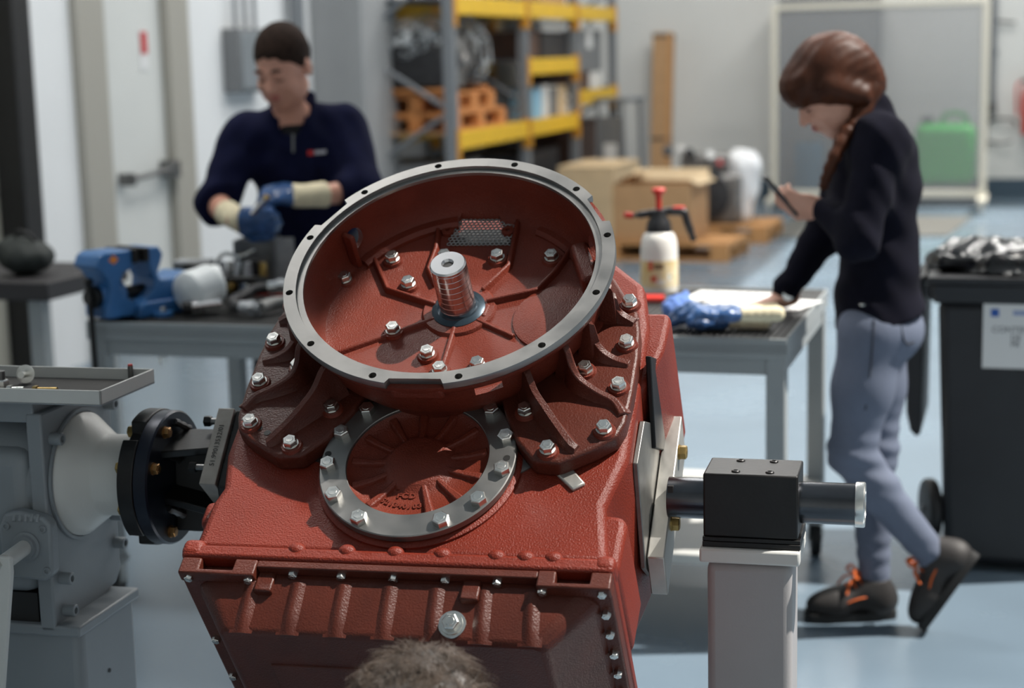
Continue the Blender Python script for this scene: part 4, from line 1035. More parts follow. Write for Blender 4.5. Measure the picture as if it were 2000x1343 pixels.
eb(MB().bx(-.3, .3, -.52, -.42, 0, .03), 'engine_skid', 'wood_orange'); eb(MB().bx(-.3, .3, .34, .44, 0, .03), 'engine_skid', 'wood_orange')
def fn(P):
    x, y, z = P[0] - (XR - .35), P[1] - ey, P[2] - ez
    D = sd_ell([x, y, z], (0, .28, .28), (.37, .36, .34)); D = smin(D, sd_ell([x, y, z], (-.02, -.1, .38), (.30, .52, .20)), .08)
    D = D + .012 * np.sin(y * 28 + z * 13) * np.sin(z * 22 + x * 20)
    return np.maximum(np.maximum(D, -(D + .012)), -z + .04)
soft('plastic_wrap', fn, (XR - .85, ey - .75, ez), (XR + .15, ey + .75, ez + .75), .025, 'film', en)
# boxes on the rack: name, label, category, y0, y1, z, h, depth, material
def rbox(name, label, cat, pxa, pxb, z, h, dep, m, inset=.05, lid=None):
    ya, yb = rY(pxa), rY(pxb); o = thing(name, label, cat, (XR - inset - dep / 2, (ya + yb) / 2, z))
    w_ = (yb - ya) / 2
    MB().bx(-dep / 2, dep / 2, -w_, w_, 0, h).build('box_body', m, o, bevel=.006)
    MB().bx(-dep / 2 - .004, dep / 2 + .004, -w_ - .004, w_ + .004, h, h + .012).build('box_lid', lid or m, o, bevel=.003)
    return o
rbox('storage_box', 'black storage box on the lower rack shelf beside the pallets', 'box', 1003, 1046, zd, .24, .3, 'dark_box', .22)
rbox('storage_box', 'light blue carton on the lower rack shelf', 'box', 1052, 1070, zd, .24, .3, 'light_blue')
rbox('storage_box', 'white carton beside the light blue one on the rack', 'box', 1071, 1083, zd, .265, .3, 'white_box')
rbox('storage_box', 'pale grey carton beside the white one on the rack', 'box', 1086, 1099, zd, .25, .3, 'grey_box', lid='white_box')
rbox('storage_box', 'cream carton at the end of the carton row on the rack', 'box', 1101, 1117, zd, .25, .3, 'cardboard_light')
rbox('storage_box', 'dark low crate in the middle of the yellow rack shelf', 'box', 1034, 1066, deckz(zm), .22, .4, 'brown_box')
rbox('storage_box', 'black tall box on the middle rack shelf', 'box', 1072, 1116, deckz(zm), .22, .4, 'dark_box')
rbox('white_carton', 'flat white carton on top of the black box on the rack', 'box', 1074, 1114, deckz(zm) + .234, .08, .36, 'white_box')
rbox('steel_cabinet', 'grey steel cabinet with a white paper on the rack', 'cabinet', 1136, 1186, deckz(zr) + .17, zt - .16 - deckz(zr) - .17, .5, 'grey_box')
cb = bpy.data.objects['steel_cabinet']; MB().bx(.251, .254, -.10, .12, .22, .55).build('paper_label', 'paper', cb)
rbox('storage_box', 'flat brown box under the grey cabinet on the rack', 'box', 1134, 1162, deckz(zr), .155, .5, 'brown_box')
rbox('storage_box', 'small white box under the grey cabinet on the rack', 'box', 1164, 1186, deckz(zr), .155, .45, 'white_box')
rbox('long_carton', 'tan carton lying on the top shelf of the rack', 'box', 1070, 1118, deckz(zt), .22, .5, 'cardboard')
rbox('brown_crate', 'dark brown crate on the floor under the rack', 'crate', 1132, 1184, 0.0, .95, .6, 'brown_box')
rbox('wooden_crate', 'pale wooden crate on the floor in front of the rack', 'crate', 1060, 1118, 0.0, .62, .5, 'cardboard_light', -.62)
rbox('grey_drum', 'grey steel drum box on the floor at the rack end', 'box', 892, 960, 0.0, .80, .6, 'grey_box', .1)
rbox('dark_bin', 'dark box on the floor under the rack middle bay', 'box', 1034, 1110, 0.0, .75, .6, 'dark_box', .1)
# steel stand with paper label beside the rack
q = PZp(1212, 432, 0); st = thing('steel_stand', 'grey steel frame stand with a hanging paper label beside the rack', 'stand', (q.x, q.y, 0), -.2)
for x_, y_ in ((-.16, -.2), (.16, -.2), (-.16, .2), (.16, .2)): MB().cyl((x_, y_, 0), (x_ * .75, y_, 1.15), .022, seg=10).build('leg', 'pipe_grey', st)
MB().bx(-.17, .17, -.22, .22, 1.13, 1.17).build('top_plate', 'rack_grey', st, bevel=.005)
MB().bx(-.13, .13, -.215, -.20, .35, 1.0).build('panel', 'grey_box', st); MB().bx(-.06, .07, -.222, -.216, .45, .75).build('paper_label', 'paper', st)
# engine on pallets with white bag, carton
pq = PZp(1295, 512, 0); pw = thing
pallet('euro_pallet', 'wooden pallet on the floor under the cardboard box', (pq.x + .02, pq.y + .42, 0), -.06, None, 1.0, .72)
pq2 = PZp(1400, 476, 0)
pallet('euro_pallet', 'wooden pallet on the floor under the bagged engine', (pq2.x - .05, pq2.y + .45, 0), -.02, None, .95, .8)
bx_ = thing('cardboard_box', 'open brown cardboard box standing on a wooden pallet', 'box', (pq.x - .10, pq.y + .42, .143), -.06)
w_, d_, h_ = .31, .28, .44
for nm, a in (('front_side', (-w_, w_, -d_, -d_ + .01)), ('back_side', (-w_, w_, d_ - .01, d_)), ('end_side', (-w_, -w_ + .01, -d_ + .01, d_ - .01)), ('end_side', (w_ - .01, w_, -d_ + .01, d_ - .01))):
    MB().bx(*a, 0, h_).build(nm, 'cardboard', bx_)
MB().bx(-w_, w_, -d_, d_, 0, .012).build('bottom', 'cardboard', bx_)
MB().box((0, d_ + .02, h_ + .035), (2 * w_, .006, .12), Matrix.Rotation(-.7, 3, 'X')).build('flap', 'cardboard_light', bx_)
MB().box((w_ + .02, 0, h_ + .02), (.10, 2 * d_, .006), Matrix.Rotation(.5, 3, 'Y')).build('flap', 'cardboard_light', bx_)
MB().box((-w_ + .05, 0, h_ + .03), (.14, 2 * d_, .006), Matrix.Rotation(-.5, 3, 'Y')).build('flap', 'cardboard_light', bx_)
e2 = thing('bagged_engine', 'grey engine with a white plastic bag on a floor pallet', 'engine', (pq2.x - .08, pq2.y + .45, .143))
MB().bx(-.34, .25, -.25, .25, 0, .42).build('engine_block', 'engine_grey', e2, bevel=.04)
MB().bx(-.28, .15, -.18, .2, .42, .58).build('valve_cover', 'engine_grey', e2, bevel=.03)
MB().lathe([(0, 0), (.2, 0), (.21, .03), (.08, .06), (0, .06)], o=(-.05, -.25, .24), ax=(0, -1, 0), seg=24).build('pulley', 'engine_dark', e2)
random.seed(5)
for k in range(12):
    p = Vector((random.uniform(-.4, .15), -.22 + random.uniform(-.03, .1), random.uniform(.3, .62))); MB().cyl(p, p + Vector((random.uniform(-.05, .05), -.06, .03)), random.uniform(.02, .045), seg=12).build('engine_fitting', random.choice(['engine_dark', 'engine_grey', 'sign_red', 'galv', 'white_box']), e2)
bxw, byw = pq2.x + .13, pq2.y + .40
def fn(P):
    D = smin(sd_caps(P, (bxw, byw, .22), (bxw + .02, byw, .62), .11, .15), sd_caps(P, (bxw + .1, byw - .05, .40), (bxw + .1, byw - .05, .60), .06, .09), .06)
    return np.maximum(D + .012 * np.sin(P[0] * 40 + P[2] * 14) * np.sin(P[1] * 33 + P[2] * 9), .146 - P[2])
soft('plastic_bag', fn, (bxw - .25, byw - .3, .1), (bxw + .35, byw + .3, .85), .02, 'bag_white', e2)
# long carton leaning on the back wall
q0 = PYp(1292, 360, YB - .35); lc = thing('leaning_carton', 'tall narrow cardboard carton with dark straps leaning on the back wall', 'carton', (q0.x, YB - .50, 0))
Rl = Matrix.Rotation(math.radians(-9), 3, 'X'); hl = 1.78
zl_ = Rl @ Vector((0, 0, 1))
MB().box(zl_ * hl / 2 + Vector((0, .06, .02)), (.215, .11, hl), Rl).build('carton', 'cardboard', lc, bevel=.004)
MB().box(zl_ * hl / 2 + Vector((.085, .003, .02)), (.05, .012, hl - .01), Rl).build('edge_board', 'wood', lc)
for t in (.98, .36): MB().box(zl_ * hl * t + Vector((0, .06, .02)), (.225, .12, .03), Rl).build('strap', 'dark_box', lc)
# translucent screen on casters
sA, sB = PZp(1512, 412, 0), PZp(1918, 414, 0); sc_ = thing('partition_screen', 'framed translucent partition screen on casters near the back wall', 'screen', ((sA.x + sB.x) / 2, (sA.y + sB.y) / 2, 0), math.atan2(sB.y - sA.y, sB.x - sA.x))
hw = (sB - sA).length / 2; sh = PYp(1512, 10, sA.y).z
for s_ in (-1, 1):
    MB().bx(s_ * hw - .03, s_ * hw + .03, -.025, .025, .12, sh).build('post', 'screen_frame', sc_, bevel=.006)
    ft = MB().bx(s_ * hw - .04, s_ * hw + .04, -.35, .35, .10, .15).build('foot', 'screen_frame', sc_, bevel=.006)
    for y_ in (-.3, .3): MB().lathe([(0, -.015), (.046, -.015), (.05, 0), (.046, .015), (0, .015)], o=(s_ * hw, y_, .05), ax=(1, 0, 0), seg=18).build('caster', 'light_grey_paint', ft)
MB().bx(-hw, hw, -.02, .02, sh - .05, sh).build('top_rail', 'screen_frame', sc_, bevel=.006)
MB().bx(-hw, hw, -.02, .02, .14, .21).build('bottom_rail', 'screen_frame', sc_, bevel=.006)
MB().bx(-hw + .03, hw - .03, -.003, .003, .21, sh - .05).build('film_panel', 'screen_film', sc_)
q = PYp(1845, 370, sB.y + .70)
jc = thing('green_canister', 'bright green plastic canister behind the translucent screen', 'canister', (q.x, q.y, 0))
zc = max(q.z, .2)
MB().bx(-.30, .30, -.14, .14, zc, zc + .62).build('canister_body', 'green_plastic', jc, bevel=.10, seg=4)
MB().cyl((-.18, 0, zc + .62), (-.18, 0, zc + .68), .06, seg=16).build('cap', 'black_plastic', jc)
MB().tube(catmull([(-.05, 0, zc + .60), (0, 0, zc + .70), (.16, 0, zc + .70), (.22, 0, zc + .60)], 5), .025, 8).build('handle', 'green_plastic', jc)
MB().bx(-.32, .32, -.16, .16, 0, zc - .002).build('support', 'rack_grey', jc)
q = PYp(1580, 360, sA.y + .65); bd2 = thing('blue_drum', 'dim blue drum behind the translucent screen', 'drum', (q.x, q.y, 0))
MB().lathe([(0, 0), (.15, 0), (.155, .05), (.15, .25), (.155, .28), (.15, .6), (.13, .64), (0, .64)], seg=28).build('drum_body', 'blue_drum', bd2); MB().lathe([(0, .64), (.05, .64), (.05, .66), (0, .66)], seg=16).build('drum_lid', 'black_plastic', bd2)
q = PYp(1620, 200, YB - .35); gc = thing('grey_cupboard', 'tall grey cupboard against the back wall behind the screen', 'cupboard', (q.x, YB - .32, 0))
MB().bx(-.5, .5, -.28, .28, 0, 2.1).build('carcass', 'grey_box', gc, bevel=.01)
for s_ in (-1, 1):
    dd = MB().bx(min(s_ * .005, s_ * .49), max(s_ * .005, s_ * .49), -.30, -.28, .05, 2.06).build('door', 'grey_box', gc, bevel=.004); MB().bx(s_ * .05 - .01, s_ * .05 + .01, -.325, -.30, .95, 1.1).build('handle', 'black_plastic', dd)
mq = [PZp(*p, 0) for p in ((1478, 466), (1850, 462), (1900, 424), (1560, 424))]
mt_ = thing('floor_patch', 'dark grey flat patch on the floor in front of the screen', 'mat', (sum((q.x for q in mq)) / 4, sum((q.y for q in mq)) / 4, 0))
MB().prism([(q.x, q.y) for q in mq], .001, .012).build('patch_sheet', 'floor_patch', mt_, world=True)  # thin dark grey sheet lying on the floor
# wall pipes, extinguisher and fittings on the right of the back wall
def wallrel(px, py): return PYp(px, py, YB - .06)
a, b = wallrel(1941, 0), wallrel(1938, 205)
pp = thing('wall_pipe', 'grey vertical pipe clipped to the back wall right of the screen', 'pipe', (a.x, YB - .06, b.z))
MB().tube([(0, 0, 3.2 - b.z), (0, 0, .1), (.01, 0, 0)], .035, 12).build('pipe', 'pipe_grey', pp)
MB().bx(-.05, .05, .03, .06, .5, .56).build('pipe_clip', 'pipe_grey', pp); MB().cyl((0, -.01, .85), (.22, -.01, .83), .012, seg=8).build('valve_arm', 'black_plastic', pp)
MB().lathe([(0, 0), (.05, 0), (.05, .1), (0, .1)], o=(0, 0, -.08), seg=16).build('pipe_trap', 'steel_dark', pp)
a = wallrel(1958, 238); hk = thing('wall_hook', 'dark bent coat hook rail on the wall beside the screen', 'hook', (a.x, YB - .05, a.z))
MB().tube(catmull([(-.15, .04, 0), (-.05, -.02, .03), (.1, -.04, .02), (.14, -.05, -.04)], 5), .012, 8).build('hook_arm', 'dark_box', hk); MB().tube(catmull([(-.15, .04, -.2), (-.02, -.02, -.22), (.1, -.04, -.2)], 5), .010, 8).build('hook_arm', 'dark_box', hk)
MB().bx(-.2, -.14, .03, .05, -.3, .1).build('hook_plate', 'dark_box', hk)
a = wallrel(2012, 205); fe = thing('fire_extinguisher', 'red fire extinguisher hung on the right of the back wall', 'extinguisher', (a.x, YB - .14, a.z - .3))
MB().lathe([(0, 0), (.075, 0), (.08, .02), (.08, .40), (.06, .47), (.025, .5), (.025, .53), (0, .53)], seg=24).build('cylinder', 'red_plastic', fe); MB().bx(-.09, .04, -.02, .02, .53, .57).build('valve_head', 'black_plastic', fe, bevel=.008)
MB().tube(catmull([(-.05, 0, .54), (-.13, -.02, .5), (-.12, -.03, .2)], 6), .012, 8).build('hose', 'red_plastic', fe); MB().bx(-.04, .04, .08, .14, .2, .3).build('wall_bracket', 'dark_box', fe)
# electrical cabinet and conduits on the left wall, pipe beside the pillar
ca, cb2 = PXp(466, 55, XL + .1), PXp(520, 178, XL + .1)
ec = thing('electrical_cabinet', 'grey electrical cabinet with a blue socket on the left wall', 'cabinet', (XL, (ca.y + cb2.y) / 2, cb2.z))
hy, hz = abs(cb2.y - ca.y) / 2 + .05, ca.z - cb2.z
MB().bx(0, .12, -hy, hy, 0, hz).build('enclosure', 'grey_box', ec, bevel=.01); MB().bx(.12, .132, -hy + .02, hy - .02, .02, hz - .02).build('cabinet_door', 'grey_paint', ec, bevel=.006)
MB().cyl((.12, hy - .06, .1), (.2, hy - .06, .08), .045, seg=16).build('blue_socket', 'sign_blue', ec)
for y_ in (-.12, .02, .16): MB().cyl((.05, y_, hz), (.05, y_, 3.2), .014, seg=8).build('conduit', 'pipe_grey', ec)
a = PXp(583, 100, XL + .08); wp = thing('corner_pipe', 'dark downpipe on the left wall beside the grey pillar', 'pipe', (XL + .08, a.y, 0)); MB().cyl((0, 0, 0), (0, 0, 4), .05, seg=14).build('pipe', 'pipe_grey', wp); MB().bx(-.08, .02, -.06, .06, 1.1, 1.16).build('pipe_clip', 'steel_dark', wp)
MB().bx(.03, .09, -.05, .05, 1.15, 1.32).build('junction_box', 'dark_box', wp)
# side table by the sectional door with a dark bag
q = PZp(92, 552, .80); sx, sy = q.x, q.y
tb2 = thing('side_table', 'grey legged side table with dark top by the sectional door', 'table', (sx - .35, sy + .3, 0))
MB().bx(sx - .75, sx, sy, sy + .6, .80 - .07, .80).build('table_top', 'dark_box', tb2, bevel=.006, world=True)
for x_, y_ in ((sx - .08, sy + .06), (sx - .70, sy + .06), (sx - .08, sy + .54), (sx - .70, sy + .54)): MB().bx(x_ - .03, x_ + .03, y_ - .03, y_ + .03, 0, .73).build('leg', 'bench_paint', tb2, bevel=.004, world=True)
bq = (sx - .21, sy + .2, .80)
mat('bag_dark', (34, 40, 38), .7)
bg = thing('dark_bag', 'small dark rounded bag on the side table', 'bag', bq)
def fn(P): return np.maximum(smin(sd_ell(P, (bq[0], bq[1], .87), (.11, .10, .07)), sd_ell(P, (bq[0] - .06, bq[1], .90), (.06, .07, .05)), .03) + .004 * np.sin(P[0] * 80) * np.sin(P[1] * 70 + P[2] * 50), .80 - P[2])
soft('bag_body', fn, (bq[0] - .2, bq[1] - .16, .77), (bq[0] + .18, bq[1] + .16, 1.0), .012, 'bag_dark', bg)
MB().tube(catmull([(-.04, 0, .12), (-.02, -.02, .17), (.03, -.02, .16), (.05, 0, .12)], 5), .008, 8).build('bag_strap', 'black_rubber', bg)

# wheelie bin
q = PZp(1842, 1112, 0); ux, uy = q.x, q.y                     # near left bottom corner
WB_, DB_ = .46, .48; HB = PYp(1832, 545, uy - .02).z
bn = thing('wheelie_bin', 'black wheelie bin with open lid and a white paper sign', 'bin', (ux + WB_ / 2, uy + DB_ / 2, 0))
def bb_(mb, nm, m, bv=.0, seg=2, parent=bn): return mb.build(nm, m, parent, bevel=bv, world=True, seg=seg)
e = .03
def ringb(z, g): return [(ux - g, uy - g, z), (ux + WB_ + g, uy - g, z), (ux + WB_ + g, uy + DB_ + g, z), (ux - g, uy + DB_ + g, z)]
bb_(MB().loft([ringb(.02, 0), ringb(HB - .06, e)]), 'bin_body', 'black_plastic', .03, 3)
bb_(MB().loft([ringb(HB - .07, e + .012), ringb(HB - .01, e + .02)]), 'bin_rim', 'black_plastic', .008)
bb_(MB().loft([ringb(HB - .012, e + .03), ringb(HB + .012, e + .032)]), 'rim_flange', 'black_plastic', .006)
bb_(MB().prism([(ux - e - .040, HB + .010), (ux - e - .075, HB - .015), (ux - e - .090, HB - .06), (ux - e - .094, HB - .25), (ux - e - .090, HB - .42), (ux - e - .078, HB - .475), (ux - e - .060, HB - .495), (ux - e - .046, HB - .485), (ux - e - .044, HB - .25), (ux - e - .042, HB - .03)], uy + .02, uy + DB_ - .02, lambda u, v, w_: (u, w_, v)), 'open_lid', 'black_plastic', .006)
for y_ in (uy + .02, uy + DB_ - .02): bb_(MB().cyl((ux - e - .01, y_ - .02, HB - .04), (ux - e - .01, y_ + .02, HB - .04), .028, seg=14), 'hinge', 'black_plastic')
wc = PYp(1817, 992, uy + .10); ext = Vector((.956, .292, 0))
wl = bb_(MB().lathe([(0, -.022), (.07, -.022), (.088, -.018), (.094, -.01), (.094, .01), (.088, .018), (.07, .022), (0, .022)], o=wc, ax=tuple(ext), seg=32), 'wheel', 'black_rubber')
bb_(MB().cyl(wc - ext * .03, wc + ext * .16, .010, seg=10), 'axle', 'steel_dark')
bb_(MB().bx(ux - .02, ux + .02, uy + .07, uy + .13, wc.z - .03, wc.z + .04), 'axle_bracket', 'black_plastic', .004)
# sign
fy = uy - e * .75 - .012
s0, s1 = PYp(1921, 588, fy), PYp(2000, 720, fy)
sw = .21
sg = bb_(MB().prism([(s0.x, s0.z), (s0.x + sw, s0.z), (s0.x + sw, s1.z), (s0.x, s1.z)], fy - .002, fy - .0005, lambda u, v, w_: (u, w_, v)), 'paper_sign', 'paper')
mat('sign_text', (84, 86, 92), .7)
mat('sign_pale_blue', (150, 164, 198), .7)
def stext(body, x_, z_, sz, m='sign_text'):
    me = text_mesh(body, sz, .0001, 'LEFT'); o = link('sign_text', me, m, sg, mworld(bn).inverted() @ Matrix.Translation((x_, fy - .0025, z_)) @ Matrix.Rotation(PI / 2, 4, 'X'))
zz = s0.z; hh = s0.z - s1.z
stext('CONTENEDOR', s0.x + .025, zz - hh * .42, .026); stext('DE', s0.x + .08, zz - hh * .54, .024); stext('PR', s0.x + .08, zz - hh * .64, .024)
mbq = MB().prism([(s0.x + .022, zz - .022), (s0.x + .045, zz - .022), (s0.x + .045, zz - .045), (s0.x + .022, zz - .045)], fy - .0028, fy - .002, lambda u, v, w_: (u, w_, v)); mbq.build('blue_emblem', 'sign_blue', sg, world=False).matrix_local = mworld(bn).inverted()
mbq = MB().prism([(s0.x + .085, zz - .026), (s0.x + .15, zz - .026), (s0.x + .15, zz - .040), (s0.x + .085, zz - .040)], fy - .0028, fy - .002, lambda u, v, w_: (u, w_, v)); mbq.build('blue_emblem', 'sign_pale_blue', sg, world=False).matrix_local = mworld(bn).inverted()
# bag liner: black film bunched up over the rim
bcx, bcy = ux + WB_ / 2, uy + DB_ / 2; bz = HB + .013
bo = thing('bin_liner', 'shiny black plastic bag bunched up on top of the bin', 'bin bag', (bcx, bcy, bz))
def fn(P):
    x, y, z = P[0] - bcx, P[1] - bcy, P[2] - bz
    D = sd_ell([x, y, z], (-.02, 0, .0), (.29, .29, .055)); D = smin(D, sd_ell([x, y, z], (-.12, -.05, .035), (.16, .15, .05)), .03); D = smin(D, sd_ell([x, y, z], (.12, .10, .05), (.16, .14, .05)), .03)
    D = smin(D, sd_caps([x, y, z], (-.24, -.20, .03), (.20, -.26, .035), .03, .022), .02)
    D = D + .010 * np.abs(np.sin(x * 18 + 2.2 * np.sin(y * 11))) * np.sin(y * 13 + x * 7) + .005 * np.sin(x * 37 + y * 25 + 2 * np.sin(y * 19)) + .003 * np.sin(x * 61 - y * 47)
    return np.maximum(D, -z)
soft('bag_film', fn, (bcx - .34, bcy - .34, bz - .02), (bcx + .34, bcy + .34, bz + .15), .007, 'bag_black', bo, relax=1)
# ------------------------------------------------------------------ people
mat('skin', (206, 150, 128), .5, var=.06, vscale=20)
mat('skin_pale', (212, 160, 138), .5, var=.05, vscale=20)
mat('lips', (176, 96, 88), .45)
mat('hair_dark', (44, 32, 26), .85, spec=.15, var=.35, vscale=60, bump=.5, bscale=160)
mat('hair_brown', (66, 34, 18), .5, spec=.22, var=.35, vscale=22, stretch=(1, 1, .25), bump=.4, bscale=120)
mat('hair_grey', (44, 37, 32), .5, var=.4, vscale=40, bump=.5, bscale=120)
mat('navy_fleece', (17, 20, 46), 1.0, spec=.15, var=.15, vscale=25, bump=.3, bscale=250)
mat('navy_jacket', (17, 17, 28), 1.0, spec=.15, var=.15, vscale=20, bump=.3, bscale=250)
mat('black_shirt', (18, 18, 20), .9)
mat('dark_trousers', (34, 36, 44), .85, var=.1, vscale=20)
mat('jeans', (96, 104, 122), .85, var=.12, vscale=6, bump=.25, bscale=400)
mat('shoe_grey', (38, 35, 34), .6, var=.2, vscale=20)
mat('sole_black', (22, 22, 22), .7)
mat('lace_orange', (206, 96, 34), .7)
mat('phone_black', (18, 18, 20), .2)
mat('phone_screen', (120, 130, 140), .1)  # even grey-blue phone screen colour, no emission
mat('gold', (206, 170, 110), .25, 1.0)
FH = Vector((FWD.x, FWD.y, 0)).normalized(); RH = Vector((RIGHT.x, RIGHT.y, 0)).normalized()
def PH(px, py, h):
    r = ray(px, py); return CAM + r * (h / (FH.x * r.x + FH.y * r.y))
UPZ = Vector((0, 0, 1))
class Prims:
    def __init__(s): s.L = []
    def cap(s, a, b, ra, rb, k=.03):
        a, b = Vector(a), Vector(b); r = max(ra, rb)
        s.L.append((lambda P, a=a, b=b, ra=ra, rb=rb: sd_caps(P, a, b, ra, rb), [min(a[i], b[i]) - r for i in range(3)], [max(a[i], b[i]) + r for i in range(3)], k)); return s
    def ell(s, c, r, R=None, k=.03):
        c = Vector(c); m_ = max(r); Rn = np.array(R) if R is not None else None
        s.L.append((lambda P, c=c, r=r, Rn=Rn: sd_ell(P, c, r, Rn), [c[i] - m_ for i in range(3)], [c[i] + m_ for i in range(3)], k)); return s
    def chain(s, pts, rs, k=.03):
        for i in range(len(pts) - 1): s.cap(pts[i], pts[i + 1], rs[i], rs[i + 1], k)
        return s
    def sub(s, c, r, k=.01):
        c = Vector(c); s.L.append((('sub', lambda P, c=c, r=r: sd_ell(P, c, r)), [c[i] - max(r) for i in range(3)], [c[i] + max(r) for i in range(3)], k)); return s
    def one(s, D, f, P, k):
        if isinstance(f, tuple):
            d = f[1](P); return -smin(-D, d, k)
        return smin(D, f(P), k)
    def __call__(s, P):
        D = np.ones(np.broadcast(*P).shape, np.float32)
        for f, lo, hi, k in s.L: D = s.one(D, f, P, k)
        return D
    def grid(s, X, Y, Z, mg=.07):
        D = np.ones((len(X), len(Y), len(Z)), np.float32)
        for f, lo, hi, k in s.L:
            ix = [np.searchsorted(A, (l - mg, h + mg)) for A, l, h in zip((X, Y, Z), lo, hi)]
            if any(a >= b for a, b in ix): continue
            sl = tuple(slice(a, b) for a, b in ix); P = np.meshgrid(X[sl[0]], Y[sl[1]], Z[sl[2]], indexing='ij', sparse=True)
            D[sl] = s.one(D[sl], f, P, k)
        return D
def skin_of(name, pr, m, parent, step=.008, post=None, zfine=None, relax=2, pad=.02):
    lo = [min(p[1][i] for p in pr.L) - pad for i in range(3)]; hi = [max(p[2][i] for p in pr.L) + pad for i in range(3)]
    st = step if isinstance(step, tuple) else (step,) * 3
    ax_ = lambda a, b, s_: np.arange(a, b + s_, s_, dtype=np.float32)
    X, Y, Z = (ax_(lo[i], hi[i], st[i]) for i in range(3))
    for (a, b, s2) in (zfine or []): Z = np.sort(np.concatenate([Z[(Z < a - 1e-4) | (Z > b + 1e-4)], ax_(a, b, s2)]))
    D = pr.grid(X, Y, Z)
    if post: D = post(np.meshgrid(X, Y, Z, indexing='ij', sparse=True), D)
    V, F = surface_nets(np.ascontiguousarray(np.broadcast_to(D, (len(X), len(Y), len(Z))), dtype=np.float32), X, Y, Z)
    if parent is not None:
        inv = np.array(mworld(parent).inverted()); V = V @ inv[:3, :3].T + inv[:3, 3]
    me = bpy.data.meshes.new(name); me.from_pydata(V.tolist(), [], F.tolist()); me.update()
    bm = bmesh.new(); bm.from_mesh(me)
    for _ in range(relax): bmesh.ops.smooth_vert(bm, verts=bm.verts[:], factor=.5, use_axis_x=True, use_axis_y=True, use_axis_z=True)
    bm.to_mesh(me); bm.free(); me.polygons.foreach_set('use_smooth', [True] * len(me.polygons))
    return link(name, me, m, parent)
def trace(fn, px, py, t0=1.0, off=0.0):
    r = ray(px, py); rn = r.length; t = t0
    for _ in range(120):
        p = CAM + r * t; d = float(fn([np.array([p[i]], np.float32) for i in range(3)])[0]) - off
        t += d / rn * .8
        if abs(d) < .0004: break
    p = CAM + r * t
    g = Vector([float(fn([np.array([p[j] + (.003 if j == i else 0)], np.float32) for j in range(3)])[0] - fn([np.array([p[j] - (.003 if j == i else 0)], np.float32) for j in range(3)])[0]) for i in range(3)]).normalized()
    return p, g
def halfspace(P, o, n): return (P[0] - o[0]) * n[0] + (P[1] - o[1]) * n[1] + (P[2] - o[2]) * n[2]
def basis(f, up=UPZ):
    f = Vector(f).normalized(); r = f.cross(up).normalized(); u = r.cross(f); return r, f, u
def head(pr, c, f, s=1.0, female=False):
    """adds a head to a body; c: centre of the skull, f: facing direction. returns frame"""
    r, f, u = basis(f); R = Matrix((r, f, u)).transposed()
    q = lambda x, y, z: c + (r * x + f * y + u * z) * s
    e = lambda p, rad, k=.02: pr.ell(q(*p), [v * s for v in rad], R, k * s)
    e((0, -.012, .028), (.077, .098, .090)); e((0, .030, -.035), (.060, .066, .080), .03)
    e((0, .058, -.092), (.028 if female else .034, .024, .022), .03)                       # chin
    for sx in (-1, 1):
        e((sx * (.045 if female else .050), .03, -.065), (.024 if female else .027, .045, .032), .03)              # jaw
        e((sx * .042, .070, -.028), (.022, .020, .020), .025)           # cheek
        e((sx * .080, -.012, -.012), (.010, .020, .033), .006)          # ear
        pr.sub(q(sx * .033, .104, .006), [.020 * s, .018 * s, .013 * s], .012 * s)
        e((sx * .032, .0775, .004), (.0155, .0145, .012), .004)         # lidded eye
        e((sx * .03, .086, .026), (.026, .010, .007), .012)             # brow
    pr.cap(q(0, .090, .012), q(0, .112, -.026), .0085 * s, .0125 * s, .012 * s)
    for sx in (-1, 1): e((sx * .012, .100, -.030), (.009, .011, .008), .006)
    e((0, .088, -.060), (.026, .014, .014), .015)
    return R, q
def head_parts(par, R, q, s, brow, female=False):
    def blob(n, m, p, rad): MB().ball(q(*p), [v * s for v in rad], 12, 8, R).build(n, m, par, smooth=80, world=True)
    blob('upper_lip', 'lips', (0, .0985, -.0545), (.022, .0075, .0045)); blob('lower_lip', 'lips', (0, .0975, -.0635), (.019, .0075, .0055))
    for sx in (-1, 1):
        MB().tube([q(sx * .016, .0905, .030), q(sx * .033, .092, .034), q(sx * .05, .083, .029)], [.0045 * s, .0058 * s, .003 * s], 8).build('eyebrow', brow, par, world=True)
        MB().tube([q(sx * .019, .0885, -.0015), q(sx * .032, .0925, -.005), q(sx * .046, .085, -.001)], .0017 * s, 6).build('eyelash', brow, par, world=True)
